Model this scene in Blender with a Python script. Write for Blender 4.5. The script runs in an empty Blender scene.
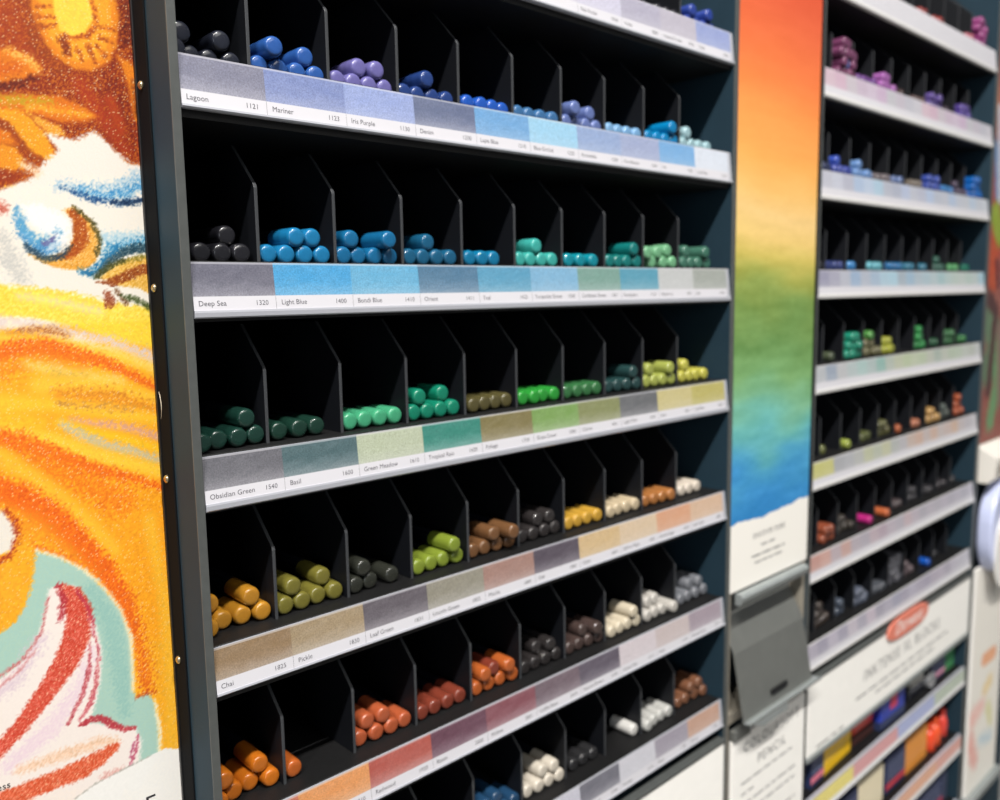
import bpy, bmesh, math, random
import numpy as np
from mathutils import Matrix, Vector

random.seed(7)
RNG = np.random.default_rng(11)
SC = bpy.context.scene
COL = SC.collection
MM = 0.001
Z0 = 1.35                      # height of the racks' reference line above the floor, metres

# ---------------------------------------------------------------- data (millimetres)
ROWZ = [137.9,66.4,-5.4,-76.4,-149.8,-222.4,-294.0]
NEAR_PENCILS = [[0,8,[40,38,48],[[14.2,12,0.0,None],[22.2,12,0.0,None],[30.2,12,0.0,None]]],[0,9,[45,70,165],[[9.9,12.5,0,None],[17.9,12.5,0,None],[25.9,12.5,0,None],[33.9,12.5,0,None],[13.9,12,6.93,None],[29.9,11,6.93,None]]],[1,0,[38,42,56],[[6.3,10.5,0.0,None],[14.2,16.5,0.0,None],[22.2,17.8,0.0,None],[30.2,16.2,0.0,None],[10.1,14.2,7.03,None],[26.1,15.5,7.02,None]]],[1,1,[45,98,185],[[5.1,13.2,0.0,None],[13.5,13.2,0.0,None],[21.7,13.2,0.0,None],[30.2,13.0,0.0,None],[9.5,8.8,6.9,None],[26.0,14.0,6.84,None]]],[1,2,[118,112,185],[[5.3,13.0,0.0,None],[13.3,13.0,0.0,None],[21.4,13.2,0.0,None],[29.5,13.2,0.0,None],[17.2,14.5,7.01,None],[25.4,13.0,6.94,None]]],[1,3,[38,68,140],[[4.8,13.2,0.0,None],[12.8,13.8,0.0,None],[20.8,13.2,0.0,None],[29.3,13.0,0.0,None],[17.0,12.0,7.04,None]]],[1,4,[30,92,205],[[6.1,11.8,0.0,None],[14.2,11.0,0.0,None],[22.2,12.0,0.0,None],[30.2,13.5,0.0,None]]],[1,5,[62,118,175],[[5.3,12.8,0.0,None],[13.3,13.2,0.0,None],[21.7,13.0,0.0,None],[30.2,12.5,0.0,None]]],[1,6,[105,125,190],[[5.5,12.5,0.0,None],[13.5,13.5,0.0,None],[21.6,13.0,0.0,None],[30.2,13.0,0.0,None],[9.5,9.8,6.93,None],[26.0,14.0,6.81,None]]],[1,7,[125,180,230],[[6.1,12.5,0.0,None],[14.2,13.0,0.0,None],[22.2,13.0,0.0,None],[30.2,12.5,0.0,None]]],[1,8,[0,138,205],[[6.1,12.2,0.0,None],[14.2,12.0,0.0,None],[22.2,12.0,0.0,None],[30.2,11.8,0.0,None],[26.3,9.8,6.99,None]]],[1,9,[165,205,215],[[6.8,13.0,0.0,None],[15.7,13.0,0.0,None],[23.9,13.0,0.0,None],[32.9,13.0,0.0,None],[11.1,13.2,6.76,None]]],[2,0,[34,34,40],[[12.4,13.0,0.0,None],[20.7,13.0,0.0,None],[28.8,13.0,0.0,None],[24.8,16.8,6.94,None]]],[2,1,[22,130,190],[[5.0,13.0,0.0,None],[13.1,13.0,0.0,None],[21.5,13.0,0.0,None],[29.7,13.0,0.0,None],[17.2,12.0,6.89,None],[25.4,13.0,6.94,None]]],[2,2,[18,112,168],[[4.8,12.5,0.0,None],[12.9,13.5,0.0,None],[21.2,13.0,0.0,None],[29.4,13.0,0.0,None],[8.9,12.5,6.96,None],[25.3,7.8,6.88,None]]],[2,3,[22,98,140],[[5.0,12.8,0.0,None],[13.1,13.2,0.0,None],[21.2,13.0,0.0,None],[29.2,13.0,0.0,None],[17.0,14.5,6.96,None]]],[2,4,[10,125,175],[[6.4,13.0,0.0,None],[14.4,12.8,0.0,None],[22.4,13.2,0.0,None]]],[2,5,[60,185,175],[[5.1,12.8,0.0,None],[13.1,13.2,0.0,None],[21.1,13.0,0.0,None],[29.3,13.0,0.0,None],[17.1,12.8,6.94,None]]],[2,6,[10,150,170],[[7.2,13.0,0.0,None],[16.7,13.0,0.0,None],[27.5,13.0,0.0,None]]],[2,7,[15,128,125],[[6.1,12.5,0.0,None],[14.2,13.0,0.0,None],[22.2,12.8,0.0,None],[30.2,12.0,0.0,None],[26.1,10.8,6.98,None]]],[2,8,[120,190,140],[[10.9,13.0,0.0,None],[22.2,13.0,0.0,None],[30.2,11.8,0.0,None],[4.9,11.5,5.33,None],[16.4,12.8,5.74,None],[26.1,12.8,6.98,None]]],[2,9,[70,125,105],[[8.6,12.8,0.0,None],[16.6,13.2,0.0,None],[24.7,13.0,0.0,None],[34.0,13.0,0.0,None],[12.4,13.8,7.03,None],[29.5,10.8,6.62,None]]],[3,0,[24,62,52],[[6.3,8.0,0.0,None],[14.2,11.5,0.0,None],[22.2,10.8,0.0,None],[30.2,12.0,0.0,None],[26.4,11.8,7.01,None]]],[3,1,[24,60,48],[[6.0,13.0,0.0,None],[15.3,13.0,0.0,None],[23.6,13.0,0.0,None]]],[3,2,[70,180,130],[[5.0,12.8,0.0,None],[13.0,13.2,0.0,None],[21.1,13.0,0.0,None],[29.3,13.0,0.0,None]]],[3,3,[15,140,108],[[5.1,13.0,0.0,None],[13.2,13.0,0.0,None],[21.2,13.0,0.0,None],[29.2,13.2,0.0,None],[9.0,13.5,6.97,None],[25.0,16.2,7.03,None]]],[3,4,[92,85,48],[[6.1,11.8,0.0,None],[14.1,12.8,0.0,None],[22.1,13.5,0.0,None],[30.1,13.8,0.0,None]]],[3,5,[45,165,58],[[6.1,13.0,0.0,None],[14.1,12.0,0.0,None],[22.2,14.0,0.0,None],[30.2,13.0,0.0,None]]],[3,6,[55,120,68],[[5.4,13.0,0.0,None],[14.0,13.0,0.0,None],[22.1,13.0,0.0,None],[30.2,13.0,0.0,None]]],[3,7,[38,72,72],[[5.4,13.0,0.0,None],[14.1,13.0,0.0,None],[22.2,12.5,0.0,None],[30.2,11.8,0.0,None],[26.3,11.2,6.97,None]]],[3,8,[175,185,85],[[6.1,13.0,0.0,None],[14.2,12.8,0.0,None],[22.2,12.5,0.0,None],[30.2,12.0,0.0,None],[10.0,13.5,7.01,None],[26.3,10.0,6.99,None]]],[3,9,[205,200,80],[[8.0,12.8,0.0,None],[16.0,13.0,0.0,None],[24.0,13.5,0.0,None],[33.0,13.0,0.0,None],[11.9,13.5,7.0,None]]],[4,0,[205,140,35],[[6.3,11.0,0.0,None],[14.2,16.2,0.0,None],[22.2,15.5,0.0,None],[30.2,13.8,0.0,None],[10.1,18.5,7.02,None],[26.0,14.8,7.04,None]]],[4,1,[125,118,45],[[5.0,12.8,0.0,None],[13.1,12.8,0.0,None],[21.1,13.8,0.0,None],[29.5,13.2,0.0,None],[9.2,13.2,7.03,None],[25.1,15.8,6.94,None]]],[4,2,[50,52,45],[[5.0,12.8,0.0,None],[13.0,13.5,0.0,None],[24.8,13.0,0.0,None],[9.1,12.5,7.0,None]]],[4,3,[138,158,50],[[4.9,12.5,0.0,None],[12.9,13.2,0.0,None],[20.9,13.5,0.0,None],[29.3,13.0,0.0,None],[25.3,10.2,6.92,None]]],[4,4,[125,85,52],[[4.8,13.0,0.0,None],[12.9,13.2,0.0,None],[21.4,13.0,0.0,None],[30.0,13.0,0.0,None],[17.1,10.5,6.77,None],[26.0,5.5,6.94,None]]],[4,5,[52,48,48],[[4.8,13.5,0.0,None],[12.8,13.0,0.0,None],[21.6,13.0,0.0,None],[29.7,13.0,0.0,None],[17.3,14.0,6.73,None],[25.7,13.0,6.95,None]]],[4,6,[215,165,55],[[5.7,12.8,0.0,None],[13.7,13.2,0.0,None],[21.7,13.0,0.0,None],[30.2,12.5,0.0,None]]],[4,7,[215,195,160],[[6.1,11.8,0.0,None],[14.2,13.0,0.0,None],[22.2,13.0,0.0,None],[30.2,12.5,0.0,None]]],[4,8,[185,118,60],[[6.1,13.0,0.0,None],[14.2,12.5,0.0,None],[22.2,12.2,0.0,None],[30.2,11.2,0.0,None]]],[4,9,[225,212,195],[[9.0,13.0,0.0,None],[17.0,13.0,0.0,None],[26.1,13.0,0.0,None]]],[5,0,[222,118,22],[[6.3,11.5,0.0,None],[14.2,15.5,0.0,None],[22.2,17.2,0.0,None],[30.2,13.8,0.0,None],[10.0,13.8,7.05,None],[26.2,15.5,6.93,None]]],[5,1,[205,100,35],[[5.5,13.2,0.0,None]]],[5,2,[195,92,52],[[4.8,14.0,0.0,None],[13.4,13.2,0.0,None],[21.8,13.0,0.0,None],[29.8,13.5,0.0,None],[9.1,14.0,6.77,None],[17.7,13.5,6.83,None]]],[5,3,[140,60,42],[[5.0,13.0,0.0,None],[13.0,13.2,0.0,None],[21.1,13.0,0.0,None],[29.2,13.2,0.0,None]]],[5,4,[200,98,40],[[5.5,13.0,0.0,None],[13.6,13.0,0.0,None],[21.9,13.0,0.0,None],[30.2,12.2,0.0,None],[9.4,10.5,6.96,None],[17.6,13.0,6.93,[140,58,40]],[26.0,10.0,6.86,None]]],[5,5,[48,44,44],[[5.4,13.0,0.0,None],[13.4,13.2,0.0,None],[21.6,13.0,0.0,None],[30.1,13.0,0.0,None],[17.5,16.2,6.9,None],[25.9,13.2,6.79,None]]],[5,6,[78,62,58],[[6.1,12.8,0.0,None],[14.2,13.0,0.0,None],[22.2,12.5,0.0,None],[30.2,12.0,0.0,None],[18.1,13.5,7.0,None],[26.3,9.2,6.99,None]]],[5,7,[225,212,185],[[6.1,10.8,0.0,None],[14.2,11.5,0.0,None],[22.2,12.0,0.0,None],[30.2,11.5,0.0,None],[26.1,10.2,6.96,None]]],[5,8,[205,200,192],[[6.1,10.8,0.0,None],[14.2,11.5,0.0,None],[22.2,11.5,0.0,None],[30.2,8.2,0.0,None],[10.1,13.8,6.94,None],[18.2,14.5,6.94,None]]],[5,9,[125,128,135],[[9.5,12.8,0.0,None],[17.5,13.2,0.0,None],[26.6,13.0,0.0,None],[35.9,13.0,0.0,None],[22.1,15.2,6.61,None],[31.2,13.8,6.6,None]]],[6,4,[32,72,110],[[5.0,13.0,0.0,None],[13.0,13.2,0.0,None],[22.2,12.2,0.0,None],[30.2,12.2,0.0,None],[9.0,11.2,6.97,None],[17.7,12.5,6.66,None]]],[6,5,[225,215,198],[[6.1,13.0,0.0,None],[14.2,12.2,0.0,None],[22.2,12.2,0.0,None],[30.2,11.5,0.0,None],[18.2,13.0,6.96,None],[26.3,12.0,7.02,None]]],[6,6,[46,46,48],[[9.1,13.0,0.0,None],[17.8,13.0,0.0,None],[26.4,13.0,0.0,None]]],[6,7,[232,230,225],[[30.2,13.0,0.0,None]]],[6,8,[205,205,200],[[6.1,9.8,0.0,None],[14.2,11.5,0.0,None],[22.2,12.0,0.0,None],[30.2,11.8,0.0,None]]],[6,9,[135,88,62],[[9.7,14.0,0.0,None],[17.7,14.0,0.0,None],[27.6,14.0,0.0,None],[35.9,12.2,0.0,None],[22.8,13.2,6.43,None],[31.7,13.0,6.89,None]]]]
NEAR_SWATCH = {0:[(190,170,190),(190,170,190),(190,170,190),(190,170,190),(190,170,190),(205,203,220),(205,203,224),(178,175,195),(188,183,198),(152,165,214)],1:[(132,133,154),(128,143,194),(150,166,216),(106,116,148),(112,166,218),(155,205,236),(148,170,212),(160,172,208),(120,174,226),(218,226,240)],2:[(112,112,128),(76,164,220),(102,175,216),(86,126,158),(92,160,196),(128,180,216),(124,164,154),(92,160,186),(196,199,200),(166,172,166)],3:[(112,112,120),(84,110,116),(186,196,170),(62,140,126),(134,124,84),(128,166,94),(140,146,100),(110,112,116),(206,194,138),(194,184,108)],4:[(152,126,96),(168,148,118),(104,98,106),(150,146,132),(168,132,122),(94,86,98),(216,186,140),(222,198,168),(224,168,134),(222,188,160)],5:[(206,120,96),(232,156,96),(186,94,84),(112,76,92),(142,88,98),(122,106,116),(102,94,108),(216,206,212),(206,192,192),(170,156,168)],6:[(150,110,100),(110,120,150),(120,140,170),(90,110,140),(120,150,190),(206,206,220),(120,120,132),(212,212,222),(166,160,174),(206,166,146)]}
FAR_SWATCH = {-1:[(236,230,232),(236,230,232),(236,230,232),(236,230,232),(236,230,232),(236,230,232),(236,230,232),(236,230,232),(236,230,232),(236,230,232)],0:[(216,190,204),(212,180,200),(205,196,206),(204,186,206),(210,194,214),(205,180,208),(198,198,206),(200,192,206),(196,196,208),(206,204,214),(216,190,204),(212,180,200),(205,196,206),(204,186,206),(210,194,214),(205,180,208),(198,198,206),(200,192,206),(196,196,208),(206,204,214)],1:[(196,198,212),(200,204,220),(186,188,206),(176,196,226),(190,206,230),(176,206,228),(186,190,206),(178,184,204),(186,198,226),(196,200,214),(188,192,212),(182,200,230),(190,196,212),(196,200,214),(180,198,226),(196,202,216),(200,204,214),(186,204,226),(198,204,216),(206,212,222)],2:[(160,160,184),(172,172,192),(188,192,206),(160,184,214),(184,192,208),(168,190,214),(176,206,224),(174,210,228),(170,184,198),(160,190,214),(180,196,208),(176,200,212),(186,204,210),(168,200,206),(186,206,206),(190,206,200),(196,208,204),(186,206,200),(192,206,206),(170,204,220)],3:[(190,194,200),(160,172,190),(194,196,200),(186,200,202),(176,204,202),(180,196,196),(150,190,182),(186,196,186),(194,200,176),(190,204,170),(196,206,180),(190,204,176),(196,200,188),(176,190,180),(196,202,190),(186,200,180),(190,204,186),(196,204,196),(192,198,190),(200,204,204)],4:[(206,204,128),(206,204,132),(176,178,184),(184,186,192),(190,192,190),(196,200,170),(190,196,180),(200,202,170),(186,190,188),(192,190,196),(206,186,176),(212,180,164),(206,192,190),(214,184,168),(206,194,192),(210,190,184),(216,186,166),(206,196,198),(200,196,204),(208,206,212)],5:[(206,158,148),(214,170,160),(196,180,188),(208,170,162),(190,180,190),(184,178,190),(198,180,190),(188,170,184),(196,186,198),(190,184,196),(204,184,192),(198,188,200),(186,182,194),(196,190,202),(190,186,198),(196,190,204),(188,184,198),(196,192,206),(190,188,202),(200,198,212)],6:[(186,180,196),(170,166,184),(196,190,206),(176,172,190),(206,198,210),(182,178,194),(208,196,210),(176,172,188),(188,184,200),(172,172,192),(178,174,192),(192,188,206),(186,180,198),(180,174,194),(190,182,198),(196,188,204),(184,178,194),(204,200,214),(206,204,216),(210,208,220)]}
NEAR_WORDS = {0: [('', ''), ('', ''), ('', ''), ('', ''), ('', ''), ('', ''), ('Pale Purple', '0760'), ('Violet', '0800'), ('Imperial Purple', '0750'), ('Delft', '0720')], 1: [('Lagoon', '1121'), ('Mariner', '1123'), ('Iris Purple', '1130'), ('Denim', '1200'), ('Lapis Blue', '1210'), ('Blue Orchid', '1220'), ('Periwinkle', '1230'), ('Cornflower', '1240'), ('Iris', '1300'), ('Iced Blue', '1310')], 2: [('Deep Sea', '1320'), ('Light Blue', '1400'), ('Bondi Blue', '1410'), ('Orient', '1411'), ('Teal', '1420'), ('Turquoise Green', '1500'), ('Caribbean Green', '1501'), ('Eucalyptus', '1510'), ('Beech Ivy', '1520'), ('Felt', '1530')], 3: [('Obsidian Green', '1540'), ('Basil', '1600'), ('Green Meadow', '1610'), ('Tropical Rain', '1620'), ('Foliage', '1700'), ('Grass Green', '1800'), ('Citrine', '1801'), ('Light Olive', '1802'), ('Kiwi', '1810'), ('Leaf Mist', '1820')], 4: [('Chai', '1825'), ('Pickle', '1830'), ('Leaf Green', '1831'), ('Lincoln Green', '1832'), ('Mocha', '1840'), ('Oak', '1845'), ('Dijon', '1850'), ('Saffron Magic', '1860'), ('Brown Sugar', '1870'), ('Sand Light', '1880')], 5: [('Rust', '1890'), ('Tan', '1910'), ('Redwood', '1920'), ('Raisin', '2000'), ('Willow', '2001'), ('Coffee Bean', '2010'), ('Natural Brown', '2100'), ('Honey Mist', '2110'), ('Petal', '2120'), ('Neutral Grey', '2130')], 6: [('', ''), ('', ''), ('', ''), ('', ''), ('Steel', '2140'), ('White', '2150'), ("Payne's Grey", '2160'), ('Antique', '2170'), ('Silver', '2180'), ('Bronze', '2190')]}
NEAR_TRAY_LABEL = ['top tray in view of the near rack, lilac label strip', 'near rack tray with blue and lilac label strip', 'near rack tray with sky blue and turquoise label strip', 'near rack tray with green and olive label strip', 'near rack tray with brown to peach label strip', 'near rack tray with red, plum and pink label strip', 'lowest tray of the near rack, grey and tan label strip']
FAR_TRAY_LABEL = {-1: 'far rack tray with plain white strip at the top right corner', 0: 'far rack tray with pale pink strip holding plum pencils', 1: 'far rack tray with pale blue strip holding blue pencils', 2: 'far rack tray with pale blue strip level with the turquoise pencils', 3: 'far rack tray with pale green strip holding green and lime pencils', 4: 'far rack tray whose strip begins with a yellow swatch', 5: 'far rack tray with salmon and mauve strip holding the magenta pencil', 6: 'lowest tray of the far rack, grey strip above the red logo'}
FAR_PENCILS = [(-1,5,(150,40,35),[2],2,12,[]),(-1,6,(160,45,40),[3],0,12,[]),(-1,8,(190,90,110),[2],8,12,[]),(-1,9,(160,66,132),[3,2,3,2],2,12,[]),(0,1,(122,60,100),[4,3,4,2],0,11,[(5,(62,112,190))]),(0,2,(112,64,142),[4],0,13,[]),(0,3,(170,98,178),[4,2],0,11,[]),(0,4,(80,58,58),[2],2,14,[]),(0,5,(98,76,74),[3],4,14,[]),(0,6,(98,78,152),[4,3],0,13,[]),(0,7,(62,48,62),[2],4,14,[]),(0,8,(88,68,152),[4,3],2,12,[]),(1,0,(44,54,92),[2],16,12,[]),(1,1,(60,76,168),[4,1],0,12,[(4,(56,84,190))]),(1,2,(108,150,210),[4,1],0,12,[]),(1,3,(114,104,108),[4],0,13,[]),(1,4,(96,118,168),[2],0,12,[]),(1,5,(118,108,98),[3],2,13,[]),(1,6,(56,78,168),[4,3],0,12,[]),(1,7,(52,128,198),[4],0,12,[]),(1,8,(78,66,88),[4,1],0,13,[]),(1,9,(12,100,192),[4,3,2],0,11,[]),(2,0,(44,44,52),[2],16,12,[]),(2,1,(45,60,122),[4],0,12,[]),(2,2,(52,132,202),[2],0,11,[]),(2,3,(106,188,204),[4],0,11,[]),(2,4,(26,108,168),[4],0,11,[]),(2,5,(52,122,152),[3],2,12,[]),(2,6,(32,112,142),[2],4,12,[]),(2,7,(46,98,82),[3,1],2,12,[]),(2,8,(86,168,102),[4],0,11,[]),(2,9,(22,122,96),[3],0,12,[]),(3,1,(80,90,68),[1],12,12,[]),(3,2,(30,148,118),[4,3,2],0,10,[]),(3,3,(112,108,76),[4,2,1],0,11,[(6,(82,152,70))]),(3,4,(170,174,56),[3,2],0,10,[]),(3,6,(50,148,76),[3,2,1],0,11,[]),(3,7,(42,94,62),[3],0,13,[]),(3,8,(62,118,72),[4,3],0,12,[]),(3,9,(56,128,66),[3],0,12,[]),(4,1,(112,118,66),[1],2,13,[]),(4,2,(164,178,76),[1],4,9,[]),(4,3,(92,98,56),[3],4,13,[]),(4,4,(98,98,56),[4,2],0,13,[]),(4,5,(190,98,56),[1],0,10,[]),(4,6,(190,118,88),[2],2,11,[]),(4,7,(200,154,88),[4,2],0,10,[]),(4,8,(88,98,92),[4,2],0,13,[]),(4,9,(180,86,50),[3,2,1],0,10,[]),(5,1,(156,78,52),[3,2],2,9,[]),(5,2,(66,60,54),[4,2],0,13,[]),(5,3,(205,40,134),[1],14,7,[]),(5,4,(212,108,62),[1],12,7,[]),(5,5,(80,68,70),[3],2,14,[]),(5,6,(64,62,66),[3,2],2,13,[]),(5,7,(56,54,58),[4],0,14,[]),(5,8,(58,54,58),[4],0,14,[]),(5,9,(54,52,54),[3],2,14,[]),(6,1,(66,56,50),[4,2,1],0,13,[]),(6,2,(80,90,106),[2,1],4,13,[]),(6,3,(94,102,120),[4,2],0,12,[]),(6,4,(86,90,98),[4],0,12,[]),(6,5,(90,90,98),[4,3,4,3],0,12,[]),(6,6,(110,94,98),[3,1],2,13,[]),(6,7,(20,92,205),[1],14,9,[]),(6,8,(46,46,50),[2],4,14,[])]
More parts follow.
